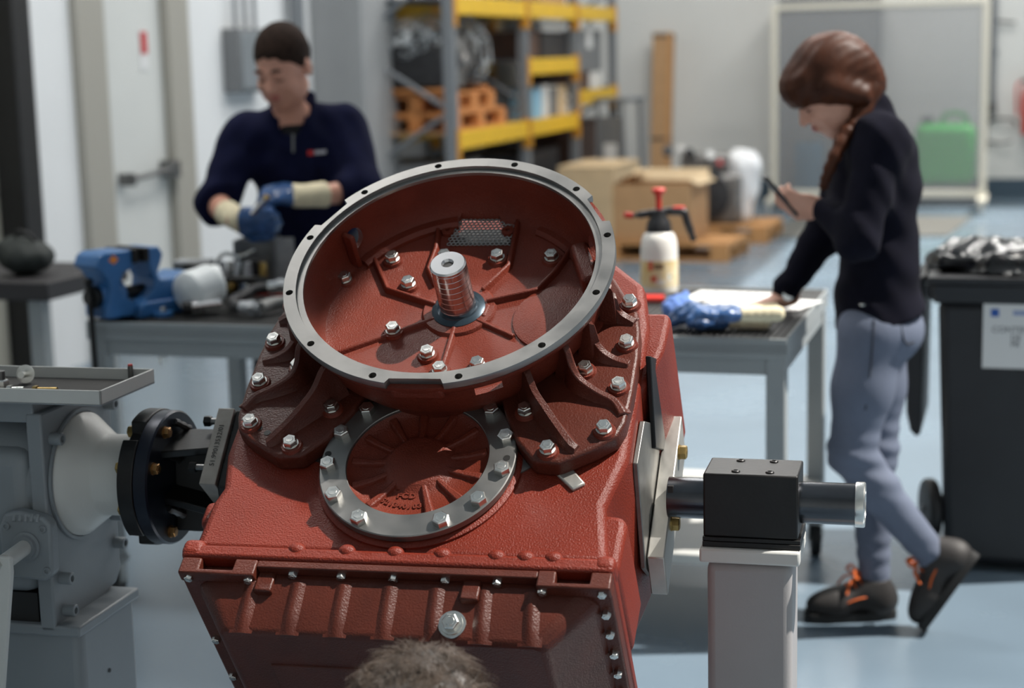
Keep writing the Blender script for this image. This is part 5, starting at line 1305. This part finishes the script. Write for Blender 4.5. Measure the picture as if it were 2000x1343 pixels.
def hand(pr, w, d, n, s=1.0, curls=(.5,) * 4, thumb=1, spread=1.0, gl=0.0, fans=None):
    """w wrist, d direction of the palm, n palm normal (fingers curl to n). thumb = side"""
    d = Vector(d).normalized(); n = Vector(n); n = (n - d * n.dot(d)).normalized(); t = d.cross(n) * thumb
    R = Matrix((t, d, n)).transposed()
    pr.ell(w + d * .050 * s, [v * s + gl for v in (.040, .052, .017)], R, .012); pr.cap(w - d * .01, w + d * .02 * s, .024 * s + gl, .026 * s + gl, .02)
    for k, (o, ln) in enumerate(((.028, .072), (.0095, .080), (-.010, .074), (-.028, .058))):
        a = w + d * (.088 - abs(k - 1.3) * .004) * s + t * o * s; cu = curls[k]; p = a; ang = cu * .7
        for j, f_ in enumerate((.45, .32, .23)):
            v = (d * math.cos(ang) + n * math.sin(ang) + t * o * .9 * spread * (1 if j == 0 else .3)).normalized(); b = p + v * ln * f_ * s
            pr.cap(p, b, (.0098 - .0009 * j) * s + gl, (.0090 - .0009 * j) * s + gl, .004); p = b; ang += cu * 1.0
    a = w + d * .028 * s + t * .030 * s; v = (d * .62 + t * .62 + n * .42).normalized(); b = a + v * .042 * s
    c_ = b + (d * .8 + t * .05 + n * .6).normalized() * .032 * s; e_ = c_ + (d * .85 - t * .15 + n * .5).normalized() * .024 * s
    pr.cap(a, b, .0150 * s + gl, .0120 * s + gl, .010); pr.cap(b, c_, .0112 * s + gl, .0105 * s + gl, .004); pr.cap(c_, e_, .0105 * s + gl, .0085 * s + gl, .004)
def shoe(par, heel, d, up, L_, s_side, lace=True):
    """safety shoe: heel = point under the ankle on the sole's back end, d along the foot"""
    d = Vector(d).normalized(); up = (Vector(up) - d * Vector(up).dot(d)).normalized(); sd_ = d.cross(up); R = Matrix((sd_, d, up)).transposed()
    q = lambda x, y, z: heel + sd_ * x + d * y + up * z
    pr = Prims(); pr.ell(q(0, .055, .055), (.040, .058, .050), R, .03); pr.cap(q(0, .05, .05), q(0, .06, .105), .043, .040, .03)
    pr.ell(q(0, L_ * .70, .042), (.047, L_ * .29, .044), R, .03); pr.cap(q(0, .10, .075), q(0, L_ * .62, .055), .038, .032, .04)
    o = skin_of('shoe', pr, 'shoe_grey', par, .0055, post=lambda P, D: np.maximum(np.maximum(D, -halfspace(P, q(0, 0, .012), up)), halfspace(P, q(0, 0, .118), up)))
    out = []
    for k in range(28):
        a = 2 * PI * k / 28; y_ = L_ / 2 - L_ / 2 * math.cos(a); w_ = .048 * abs(math.sin(a)) ** .38 * (.82 + .22 * (y_ / L_)); out.append((w_ if a < PI else -w_, y_))
    mb = MB(); mb.prism(out, 0, .026, lambda u, v, w_: q(u, v, w_)); mb.build('sole', 'sole_black', o, bevel=.003, world=True)
    if lace:
        for k in range(5):
            y_ = .105 + k * .017; z_ = .118 - k * .0105
            MB().tube(catmull([q(-.028, y_, z_ - .012), q(0, y_ + .006, z_ + .004), q(.028, y_, z_ - .012)], 4), .004, 7).build('lace', 'lace_orange', o, world=True)
        for sx in (-1, 1):
            MB().tube(catmull([q(0, .105, .126), q(sx * .02, .125, .15), q(sx * .045, .13, .13), q(sx * .015, .11, .124)], 5), .004, 7).build('lace', 'lace_orange', o, world=True)
            MB().tube(catmull([q(0, .108, .126), q(sx * .03, .14, .115), q(sx * .05, .155, .085)], 4), .0035, 7).build('lace', 'lace_orange', o, world=True)
        MB().tube(catmull([q(-.04, .07, .075), q(-.046, .12, .07), q(-.043, .16, .055)], 5), .003, 6).build('trim', 'lace_orange', o, world=True)
        MB().tube(catmull([q(.04, .07, .075), q(.046, .12, .07), q(.043, .16, .055)], 5), .003, 6).build('trim', 'lace_orange', o, world=True)
    return o

# ---------------------------------------------------------------- man behind the bench
hM = 5.95
mp = PH(600, 470, hM); man = thing('person', 'person in a navy zip-neck fleece with blue work gloves, standing behind the bench', 'person', (mp.x, mp.y, 0))
TC = -FH                                                   # towards the camera
pel = Vector((mp.x, mp.y, .98)); waist = PH(598, 400, hM - .03); chest = PH(590, 315, hM - .08); nb = PH(572, 222, hM - .10); hc = PH(553, 128, hM - .20)
shL, shR = PH(676, 250, hM - .06), PH(474, 268, hM - .12)
elL, wrL = PH(706, 372, hM - .22), PH(592, 384, hM - .34)
elR, wrR = PH(424, 398, hM - .25), PH(458, 428, hM - .42)
fH = (TC * .90 - RH * .42 + UPZ * -.56).normalized()
hipL, hipR = pel + RH * .10, pel - RH * .10
knL, knR = Vector((hipL.x, hipL.y, .52)) + TC * .02 + RH * .03, Vector((hipR.x, hipR.y, .52)) + TC * .02 - RH * .03
anL, anR = Vector((knL.x, knL.y, .10)) - TC * .03, Vector((knR.x, knR.y, .10)) - TC * .03
Rt = Matrix((RH, TC, UPZ)).transposed()
def man_core(pr, g=0.0, arms=True):
    pr.ell(pel + UPZ * .02, (.165 + g, .115 + g, .13 + g), Rt, .06); pr.ell(waist, (.158 + g, .115 + g, .15 + g), Rt, .06)
    pr.ell(chest, (.178 + g, .128 + g, .17 + g), Rt, .06); pr.cap(shL - RH * .03, shR + RH * .03, .062 + g, .062 + g, .06)
    pr.cap(nb - UPZ * .02, shL - RH * .05 + UPZ * .01, .058 + g * .6, .05 + g, .05); pr.cap(nb - UPZ * .02, shR + RH * .05 + UPZ * .01, .058 + g * .6, .05 + g, .05)
# skin: one continuous body
b = Prims(); man_core(b, -.014); b.cap(nb - UPZ * .05, hc + UPZ * -.04, .058, .054, .03)
R_, q_ = head(b, hc, fH, 1.06)
b.cap(shL, elL, .050, .040, .03); b.cap(elL, wrL, .043, .029, .02); b.cap(shR, elR, .050, .040, .03); b.cap(elR, wrR, .043, .029, .02)
for h_, k_, a_ in ((hipL, knL, anL), (hipR, knR, anR)): b.cap(h_, k_, .075, .055, .04); b.cap(k_, a_, .052, .038, .03); b.cap(a_ - UPZ * .04, a_ + TC * .14 - UPZ * .06, .032, .026, .03)
dL, dR = (wrL * 0 + (-RH * .93 + TC * .30 + UPZ * .16)), (RH * .86 + TC * .2 - UPZ * .08)
nL, nR = (-UPZ * .75 + TC * -.55), (UPZ * .15 - TC * .95)
hand(b, wrL, dL, nL, 1.05, (.75, .8, .85, .9), -1); hand(b, wrR, dR, nR, 1.05, (.7, .75, .8, .85), -1)
bo_ = skin_of('body', b, 'skin', man, (.0062, .0062, .012), zfine=[(hc.z - .16, hc.z + .15, .005), (min(wrL.z, wrR.z) - .08, max(wrL.z, wrR.z) + .07, .006)], relax=1)
head_parts(man, R_, q_, 1.06, 'hair_dark')
# hair: cropped
hp_ = Prims(); hp_.ell(q_(0, -.016, .034), [v * 1.06 for v in (.0835, .104, .102)], R_, .02)
r_, f_, u_ = basis(fH)
def hpost(P, D):
    D = np.maximum(D, -halfspace(P, q_(0, .074, .066), (u_ * .66 - f_ * .75)) + .004 * np.sin(halfspace(P, hc, r_) * 160))
    for sx in (-1, 1): D = np.maximum(D, -sd_ell(P, q_(sx * .092, -.010, -.012), (.030, .030, .042), np.array(R_)))
    return D + .0022 * np.sin(P[0] * 300) * np.sin(P[1] * 280 + P[2] * 200)
skin_of('hair', hp_, 'hair_dark', man, .0055, hpost, relax=1)
for sx in (-1, 1): MB().ball(q_(sx * .079, -.004, .022), [.006, .022, .032], 12, 8, R_).build('sideburn', 'hair_dark', man, world=True)
# fleece
fl = Prims(); man_core(fl, .006)
eL2, eR2 = elL.lerp(wrL, .42), elR.lerp(wrR, .18)
fl.cap(shL, elL, .078, .070, .05); fl.cap(elL, eL2, .068, .056, .04); fl.cap(shR, elR, .078, .068, .05); fl.cap(elR, eR2, .068, .058, .04)
fl.ell(pel + UPZ * .06, (.185, .135, .10), Rt, .05)
def fpost(P, D):
    D = D + .0045 * np.sin(P[2] * 55 + P[0] * 18 + 9 * np.sin(P[0] * 6)) * np.sin(P[0] * 24 + P[1] * 20)
    vn = (u_ * .2 + TC * .45 + UPZ * .85).normalized()
    D = np.maximum(D, -(sd_caps(P, nb + UPZ * .14 + TC * .03, nb - UPZ * .05 + TC * .03, .066, .060)))
    dl = (wrL - elL).normalized(); dr_ = (wrR - elR).normalized()
    cl_ = np.where(np.sqrt((P[0] - eL2[0]) ** 2 + (P[1] - eL2[1]) ** 2 + (P[2] - eL2[2]) ** 2) < .12, halfspace(P, eL2, dl), -1)
    cr_ = np.where(np.sqrt((P[0] - eR2[0]) ** 2 + (P[1] - eR2[1]) ** 2 + (P[2] - eR2[2]) ** 2) < .12, halfspace(P, eR2, dr_), -1)
    return np.maximum(np.maximum(D, np.maximum(cl_, cr_)), pel.z - .06 - P[2])
fleece = skin_of('fleece', fl, 'navy_fleece', man, .009, fpost, relax=2)
def ffn(P): return fl(P)
# undershirt, stand-up collar, zip, chest mark
sh_ = Prims(); sh_.cap(nb - UPZ * .10 + TC * .02, nb - UPZ * .012 + TC * .012, .075, .066, .02)
skin_of('undershirt', sh_, 'black_shirt', man, .007, lambda P, D: np.maximum(D, halfspace(P, nb - UPZ * .012 + TC * .03, (UPZ * .92 + TC * .38))))
cl_ = Prims(); ctop = nb + UPZ * .055 - TC * .012; cbot = nb - UPZ * .05 + TC * .005; cl_.cap(cbot, ctop, .088, .080, .02)
def cpost(P, D):
    D = np.maximum(D, -(D + .010)); D = np.maximum(D, halfspace(P, ctop + UPZ * .005, (UPZ * .94 + TC * .34).normalized()))
    vq = np.abs(halfspace(P, nb, RH)) - .9 * (P[2] - (nb.z - .09)); front = halfspace(P, nb + TC * .02, TC)
    return np.maximum(np.maximum(D, -np.maximum(vq, -front) if False else D), -np.maximum(vq, -front))
skin_of('collar', cl_, 'navy_fleece', man, .006, cpost, relax=1)
zp = []
for py in (262, 280, 298): 
    p, g = trace(ffn, 573, py, 5.2); zp.append(p + g * .003)
MB().tube(zp, .0045, 8).build('zip', 'steel_dark', man, world=True)
p, g = trace(ffn, 624, 298, 5.2)
def patch(name, m, pa, pb, hgt, par):
    a, ga = trace(ffn, *pa, 5.2); b_, gb_ = trace(ffn, *pb, 5.2); up_ = UPZ * hgt
    MB().add([a + ga * .003 - up_, b_ + gb_ * .003 - up_, b_ + gb_ * .003 + up_, a + ga * .003 + up_, a - ga * .004 - up_, b_ - gb_ * .004 - up_, b_ - gb_ * .004 + up_, a - ga * .004 + up_], [(0, 1, 2, 3), (7, 6, 5, 4), (0, 3, 7, 4), (1, 5, 6, 2), (0, 4, 5, 1), (3, 2, 6, 7)])
    mb = MB(); mb.add([a + ga * .003 - up_, b_ + gb_ * .003 - up_, b_ + gb_ * .003 + up_, a + ga * .003 + up_, a - ga * .004 - up_, b_ - gb_ * .004 - up_, b_ - gb_ * .004 + up_, a - ga * .004 + up_], [(0, 1, 2, 3), (7, 6, 5, 4), (0, 3, 7, 4), (1, 5, 6, 2), (0, 4, 5, 1), (3, 2, 6, 7)])
    mb.build(name, m, par, world=True)
mat('mark_red', (200, 44, 44), .7); mat('mark_white', (190, 190, 200), .7)
patch('chest_mark', 'mark_red', (601, 299), (612, 298), .008, fleece); patch('chest_mark', 'mark_white', (614, 298), (637, 296), .006, fleece)
# trousers and shoes
tr_ = Prims(); tr_.ell(pel, (.168, .122, .12), Rt, .05)
for h_, k_, a_ in ((hipL, knL, anL), (hipR, knR, anR)): tr_.cap(h_, k_, .092, .074, .05); tr_.cap(k_, a_, .072, .062, .04)
skin_of('trousers', tr_, 'dark_trousers', man, .013, lambda P, D: np.maximum(np.maximum(D, .07 - P[2]), P[2] - (pel.z + .09)))
for a_ in (anL, anR): shoe(man, Vector((a_.x, a_.y, 0)) - TC * .055, TC, UPZ, .30, 1, False)
# gloves: blue dipped, cream backs and cuffs
for w_, d_, n_, el_ in ((wrL, dL, nL, elL), (wrR, dR, nR, elR)):
    gp = Prims(); hand(gp, w_, d_, n_, 1.08, (.75, .8, .85, .9) if w_ is wrL else (.7, .75, .8, .85), -1, gl=.0045)
    dn_ = Vector(d_).normalized(); cut_ = w_ + dn_ * (.035 if w_ is wrL else .02)
    skin_of('glove', gp, 'glove_blue', man, .0055, lambda P, D: np.maximum(D + .0012 * np.sin(P[0] * 260) * np.sin(P[2] * 240), -halfspace(P, cut_, dn_)), relax=1)
    gc_ = Prims(); hand(gc_, w_, d_, n_, 1.08, (.75, .8, .85, .9), -1, gl=.0035)
    back = w_ + (el_ - w_).normalized() * .085; gc_.cap(w_ + dn_ * .02, back, .036, .044, .015)
    skin_of('glove_cuff', gc_, 'glove_cream', man, .0055, lambda P, D: np.maximum(np.maximum(D, halfspace(P, cut_ + dn_ * .004, dn_)), halfspace(P, back, (el_ - w_).normalized())), relax=1)
# small fitting held between the gloves
hp2 = PH(508, 400, hM - .46)
hf = thing('held_fitting', 'small chrome fitting held between the blue work gloves', 'fitting', hp2)
MB().cyl((-.03, 0, -.03), (.0, 0, .0), .010, seg=6).cyl((0, 0, 0), (.02, 0, .02), .008, seg=12).build('fitting_body', 'chrome', hf); MB().cyl((.02, 0, .02), (.028, 0, .028), .011, seg=12).build('fitting_collar', 'brass', hf)

# ---------------------------------------------------------------- woman with the phone
hW = 4.58
wp_ = PH(1710, 600, hW); wo = thing('person', 'person in a dark navy jacket and grey jeans, looking at a phone beside the bench', 'person', (wp_.x, wp_.y, 0))
FWm = -RH                                                   # she faces the picture's left
pel = PH(1712, 628, hW); waist = PH(1718, 500, hW); chest = PH(1712, 350, hW); nb = PH(1690, 232, hW - .01); hc = PH(1622, 172, hW - .02)
sN, sF = PH(1722, 275, hW - .15), PH(1690, 272, hW + .15)
eN, wN = PH(1676, 470, hW - .20), PH(1606, 408, hW - .06)
eF, wF = PH(1600, 470, hW + .22), PH(1530, 572, hW + .20)
hpF = PZp(1480, 602, BZ + .012)
fW = (FWm * .80 + TC * .08 - UPZ * .62).normalized()
hpN, hpFr = PH(1702, 655, hW - .080), PH(1712, 650, hW + .080)
kN, aN = PH(1664, 884, hW - .10), PH(1828, 1092, hW - .10)
kF, aF = PH(1708, 880, hW + .06), PH(1708, 1130, hW + .02)
Rw = Matrix((FWm, TC, UPZ)).transposed()
def w_torso(pr, g=0.0):
    pr.ell(chest, (.112 + g, .145 + g, .17 + g), Rw, .06); pr.ell(chest + FWm * .055 - UPZ * .03, (.065 + g, .12 + g, .085 + g), Rw, .05)
    pr.ell(waist, (.100 + g, .132 + g, .16 + g), Rw, .06); pr.cap(sN - TC * .02, sF + TC * .02, .055 + g, .055 + g, .06)
    pr.cap(nb - UPZ * .03, sN - TC * .03, .05 + g * .5, .045 + g, .05); pr.cap(nb - UPZ * .03, sF + TC * .03, .05 + g * .5, .045 + g, .05)
    pr.ell(pel + UPZ * .03, (.110 + g, .150 + g, .13 + g), Rw, .06); pr.ell(pel - FWm * .035 - UPZ * .02, (.09 + g, .14 + g, .09 + g), Rw, .05)
b = Prims(); w_torso(b, -.014); b.cap(nb - UPZ * .05, hc - FWm * .03 - UPZ * .05, .050, .047, .03)
R_, q_ = head(b, hc, fW, 1.0, True)
b.cap(sN, eN, .043, .035, .03); b.cap(eN, wN, .036, .024, .02); b.cap(sF, eF, .043, .035, .03); b.cap(eF, wF, .036, .024, .02)
b.chain([hpN, kN, aN], [.07, .05, .034], .04); b.chain([hpFr, kF, aF], [.07, .05, .034], .04)
dN = (FWm * .93 + UPZ * .22 - TC * .05).normalized(); nN = (FWm * -.1 + UPZ * -.05 + FH * .99) * 1.0
phc = PH(1523, 382, hW - .03)
hand(b, wN, dN, UPZ * .5 + FH * .8, .93, (.55, .6, .65, .7), 1)
dF = (hpF - wF); dF = Vector((dF.x, dF.y, dF.z * .4)).normalized()
b.cap(wF, Vector((hpF.x, hpF.y, BZ + .025)) - dF * .09, .024, .024, .02)
hand(b, Vector((hpF.x, hpF.y, BZ + .022)) - dF * .09, dF, -UPZ, .93, (.08, .05, .06, .1), -1, 1.6)
skin_of('body', b, 'skin_pale', wo, (.006, .006, .012), zfine=[(hc.z - .15, hc.z + .14, .005), (wN.z - .06, wN.z + .10, .005), (BZ - .03, BZ + .06, .005)], relax=1)
head_parts(wo, R_, q_, 1.0, 'hair_brown', True)
# hair: full cap with fringe, gathered to a braid over the chest
r_, f_, u_ = basis(fW)
hp_ = Prims(); hp_.ell(q_(0, -.02, .034), (.094, .118, .108), R_, .03); hp_.ell(q_(0, -.085, -.02), (.075, .058, .09), R_, .04)
hp_.ell(q_(0, .062, .065), (.074, .052, .046), R_, .03); hp_.ell(q_(0, .092, .038), (.060, .020, .036), R_, .02)
for sx in (-1, 1): hp_.cap(q_(sx * .079, .02, .02), q_(sx * .078, -.035, -.055), .022, .030, .03)
br = [q_(-.05, -.085, -.06), PH(1672, 240, hW - .10), PH(1650, 265, hW - .12), PH(1628, 310, hW - .14), PH(1612, 350, hW - .13), PH(1606, 372, hW - .12)]
def hpost(P, D):
    face = sd_ell(P, q_(0, .088, -.055), (.068, .085, .075), np.array(R_))
    D = np.maximum(D, -face)
    return D + .0009 * np.sin(halfspace(P, hc, u_) * 230 + 3 * np.sin(halfspace(P, hc, f_) * 30)) + .0008 * np.sin(halfspace(P, hc, r_) * 210)
hair = skin_of('hair', hp_, 'hair_brown', wo, .006, hpost, relax=1)
bpts = catmull(br, 6); rr = [max(.008, .028 - .0006 * i + .0025 * math.sin(i * 1.9)) for i in range(len(bpts))]; rr[-1] = .004
MB().tube(bpts, rr, 14).build('braid', 'hair_brown', hair, world=True, smooth=80)
# jacket
jk = Prims(); w_torso(jk, .006); jk.cap(sN, eN, .064, .054, .05); jk.cap(eN, wN.lerp(eN, .10), .052, .040, .03); jk.cap(sF, eF, .064, .052, .05); jk.cap(eF, wF.lerp(eF, .05), .050, .042, .03)
jk.cap(nb - UPZ * .03 - FWm * .01, nb + UPZ * .02 - FWm * .012, .066, .058, .03)
hem = PH(1700, 632, hW); hn = (RH * .30 - UPZ).normalized()
def jpost(P, D):
    D = D + .005 * np.sin(P[2] * 48 + 7 * np.sin(P[0] * 9 + P[1] * 5)) * np.sin(P[0] * 15 + P[1] * 13 + P[2] * 9)
    D = np.maximum(D, -sd_caps(P, nb + UPZ * .10 + FWm * .03, nb - UPZ * .01 + FWm * .02, .052, .048))
    return np.maximum(D, np.where(P[2] < chest.z - .1, halfspace(P, hem, hn), -1) * np.where(np.abs(halfspace(P, pel, FWm)) < .2, 1, 0) - 1e-4)
jacket = skin_of('jacket', jk, 'navy_jacket', wo, .009, jpost, relax=2)
p, g = trace(jk, 1686, 595, 4.0); MB().ball(p + g * .002, (.010, .010, .005), 10, 6).build('jacket_stud', 'zinc', jacket, world=True)
# jeans
jn = Prims(); jn.ell(pel - UPZ * .01, (.108, .148, .12), Rw, .05); jn.ell(pel - FWm * .035 - UPZ * .02, (.085, .132, .075), Rw, .05)
for h_, k_, a_ in ((hpN, kN, aN), (hpFr, kF, aF)):
    m_ = h_.lerp(k_, .45); jn.chain([h_, m_, k_], [.090, .078, .062], .04); c_ = k_.lerp(a_, .3) - (k_ - a_).normalized().cross(TC) * .008; jn.chain([k_, c_, a_], [.062, .058, .043], .03)
def jnpost(P, D):
    kn = lambda c_, w_: np.exp(-((P[2] - c_) / w_) ** 2)
    D = D + .0035 * np.sin(P[2] * 120 + P[0] * 30) * kn(kN.z - .02, .09) + .003 * np.sin(P[2] * 130) * kn(aF.z + .08, .06)
    return np.maximum(D, P[2] - (pel.z + .06))
jean = skin_of('jeans', jn, 'jeans', wo, .008, jnpost, relax=2)
sp_ = []
for px, py in ((1707, 625), (1705, 660), (1700, 720), (1690, 800)):
    p, g = trace(jn, px, py, 4.0); sp_.append(p + g * .001)
MB().tube(catmull(sp_, 4), .0022, 6).build('side_seam', 'dark_trousers', jean, world=True)
sp_ = []
for px, py in ((1758, 625), (1764, 660), (1772, 672), (1784, 668)):
    p, g = trace(jn, px, py, 4.0); sp_.append(p + g * .001)
MB().tube(catmull(sp_, 4), .0022, 6).build('pocket_seam', 'dark_trousers', jean, world=True)
# socks and shoes
gF = PZp(1757, 1208, 0); gT = PZp(1580, 1205, 0); dv = (gT - gF); 
for a_, d_ in ((aF, Vector((0, 0, -1))), (aN, (aN - kN).normalized())): MB().tube([a_ - d_ * .03, a_ + d_ * .06], [.036, .038], 14).build('sock', 'sole_black', wo, world=True)
shoe(wo, Vector((aF.x, aF.y, 0)) - FWm * .062 , FWm * .98 + TC * .06, UPZ, .262, 1)
toe = PZp(1806, 1236, 0); hl2 = PH(1886, 1118, hW - .13)
dv = (Vector((toe.x, toe.y, .012)) - hl2); dv = dv.normalized() * .262
hl3 = Vector((toe.x, toe.y, .004)) - dv
shoe(wo, hl3, dv, (aN - hl3), .262, 1)
# wristwatch, phone
ph = thing('smartphone', 'black smartphone held up in the raised hand', 'phone', phc)
pd_ = (PH(1500, 352, hW - .03) - PH(1546, 408, hW - .03)).normalized(); pn_2 = (FWm * -.35 + UPZ * -.2 + TC * .25); pn_2 = pd_.cross(FH).normalized(); pr_ = pd_.cross(pn_2)
Rp = Matrix((pr_, pd_, pn_2)).transposed()
MB().box((0, 0, 0), (.066, .136, .009), Rp).build('phone_body', 'phone_black', ph, bevel=.003); MB().box(pn_2 * (.005 if pn_2.dot(hc - phc) > 0 else -.005), (.060, .118, .0012), Rp).build('screen', 'phone_screen', ph)
wq = wF.lerp(Vector((hpF.x, hpF.y, BZ + .03)) - dF * .09, .55)
wt = thing('wristwatch', 'gold wristwatch on the wrist resting near the papers', 'watch', wq)
wd_ = (Vector((hpF.x, hpF.y, BZ + .025)) - dF * .09 - wF).normalized()
MB().lathe([(.028, -.007), (.031, -.007), (.031, .007), (.028, .007)], ax=wd_, seg=24, closed=True).build('strap', 'gold', wt)
sv = (TC - wd_ * TC.dot(wd_)).normalized(); MB().cyl(sv * .029, sv * .037, .015, seg=18).build('watch_case', 'chrome', wt)

# ---------------------------------------------------------------- person crouching in front, only the hair in view
hK = 2.03
kc = PH(824, 1452, hK); kp = thing('person', 'person crouching before the gearbox, only curly grey-brown hair showing', 'person', (kc.x, kc.y, 0))
fK = (FH * .92 + UPZ * .05 + RH * .15).normalized(); b = Prims(); R_, q_ = head(b, kc, fK, 1.0)
nk = kc - FH * .03 - UPZ * .16; pelK = Vector((kc.x, kc.y, .26)) - FH * .16; chK = nk - FH * .05 - UPZ * .16
def k_core(pr, g):
    Rk = Matrix((RH, FH, UPZ)).transposed()
    pr.ell(chK, (.165 + g, .115 + g, .17 + g), Rk, .06); pr.ell(pelK + UPZ * .02, (.165 + g, .13 + g, .13 + g), Rk, .06); pr.cap(chK, pelK, .13 + g, .13 + g, .06)
    for s_ in (-1, 1): pr.cap(nk - UPZ * .05, nk - UPZ * .08 + RH * s_ * .17, .05 + g, .055 + g, .05)
k_core(b, -.012); b.cap(nk - UPZ * .06, kc - UPZ * .06, .056, .054, .03)
for s_ in (-1, 1):
    sh2 = nk - UPZ * .08 + RH * s_ * .18; el2 = sh2 - UPZ * .22 + RH * s_ * .05 + FH * .02; wr2 = el2 + FH * .04 - UPZ * .12 - RH * s_ * .10
    b.cap(sh2, el2, .048, .038, .03); b.cap(el2, wr2, .038, .026, .02); hand(b, wr2, -UPZ * .9 - FH * .3, -RH * s_, 1.0, (.4,) * 4, -s_)
    hp3 = pelK + RH * s_ * .09; kn3 = hp3 + FH * .30 - UPZ * (.16 if s_ < 0 else .14) + RH * s_ * .04; an3 = kn3 - FH * .36 - UPZ * .02; an3.z = .06; kn3.z = .075
    b.cap(hp3, kn3, .07, .055, .04); b.cap(kn3, an3, .052, .036, .03)
skin_of('body', b, 'skin', kp, .010, relax=1)
tK = Prims(); k_core(tK, .008)
jK = Prims()
for s_ in (-1, 1):
    sh2 = nk - UPZ * .08 + RH * s_ * .18; el2 = sh2 - UPZ * .22 + RH * s_ * .05 + FH * .02; wr2 = el2 + FH * .04 - UPZ * .12 - RH * s_ * .10
    tK.cap(sh2, el2, .066, .056, .04); tK.cap(el2, wr2, .052, .040, .03)
    hp3 = pelK + RH * s_ * .09; kn3 = hp3 + FH * .30 + RH * s_ * .04; kn3.z = .085; an3 = kn3 - FH * .36; an3.z = .07
    jK.cap(hp3, kn3, .088, .072, .04); jK.cap(kn3, an3, .068, .055, .03)
jK.ell(pelK, (.17, .14, .13), Matrix((RH, FH, UPZ)).transposed(), .04)
skin_of('sweater', tK, 'navy_fleece', kp, .012, lambda P, D: np.maximum(D, pelK.z - .02 - P[2]))
skin_of('trousers', jK, 'dark_trousers', kp, .012, lambda P, D: np.maximum(np.maximum(D, .004 - P[2]), P[2] - pelK.z - .08))
for s_ in (-1, 1): shoe(kp, pelK + RH * s_ * .13 - FH * .12 - UPZ * (pelK.z - .001), FH * -.98 - UPZ * .0, UPZ, .28, 1, False)
hp_ = Prims(); hp_.ell(q_(0, -.015, .026), (.090, .112, .100), R_, .02); hp_.ell(q_(0, -.07, -.03), (.078, .06, .08), R_, .03)
hr = skin_of('hair', hp_, 'hair_grey', kp, .006, lambda P, D: D + .005 * np.sin(P[0] * 95 + 2 * np.sin(P[1] * 60)) * np.sin(P[1] * 88 + P[2] * 70), relax=1)
random.seed(21); V_, F_ = [], []
for i in range(5200):
    th = random.uniform(0, 2 * PI); cz = random.uniform(-.15, 1); sz_ = math.sqrt(max(0, 1 - cz * cz)); nrm = Vector((sz_ * math.cos(th), sz_ * math.sin(th), cz))
    p = q_(0, -.015, .026) + R_ @ Vector((nrm.x * .088, nrm.y * .108, nrm.z * .097)); nW = (R_ @ nrm).normalized()
    clump = math.sin(p.x * 70 + 3) * 1.3 + math.sin(p.y * 60 + p.z * 40) * 1.3
    t1 = nW.orthogonal().normalized(); t2 = nW.cross(t1); a0 = clump + random.gauss(0, .5) + math.atan2(p.y, p.x); tan = t1 * math.cos(a0) + t2 * math.sin(a0)
    L_ = random.uniform(.025, .06); lift = random.uniform(.05, .55) if random.random() < .85 else random.uniform(.5, 1.1); curl = random.uniform(-1, 1) * 1.6; rad = random.uniform(.00035, .0007); base = len(V_); pos = p.copy(); n_ = 6
    for j in range(n_):
        ang = curl * j / n_; v = (tan * math.cos(ang) + nW.cross(tan) * math.sin(ang)) + nW * lift * (1 - 1.5 * j / n_)
        s1 = v.cross(nW).normalized(); s2 = s1.cross(v.normalized()); rr_ = rad * (1 - .75 * j / (n_ - 1))
        for k in range(3):
            a = 2 * PI * k / 3; V_.append(pos + (s1 * math.cos(a) + s2 * math.sin(a)) * rr_)
        pos = pos + v.normalized() * (L_ / n_)
    for j in range(n_ - 1):
        for k in range(3): F_.append((base + j * 3 + k, base + j * 3 + (k + 1) % 3, base + (j + 1) * 3 + (k + 1) % 3, base + (j + 1) * 3 + k))
iv = mworld(kp).inverted(); me = bpy.data.meshes.new('curls'); me.from_pydata([iv @ v for v in V_], [], F_); me.update(); me.polygons.foreach_set('use_smooth', [True] * len(me.polygons))
mat('hair_strand', (80, 68, 59), .38, var=.45, vscale=35)
tag(link('hair_curls', me, 'hair_strand', hr, Matrix.Identity(4)), kind='stuff')
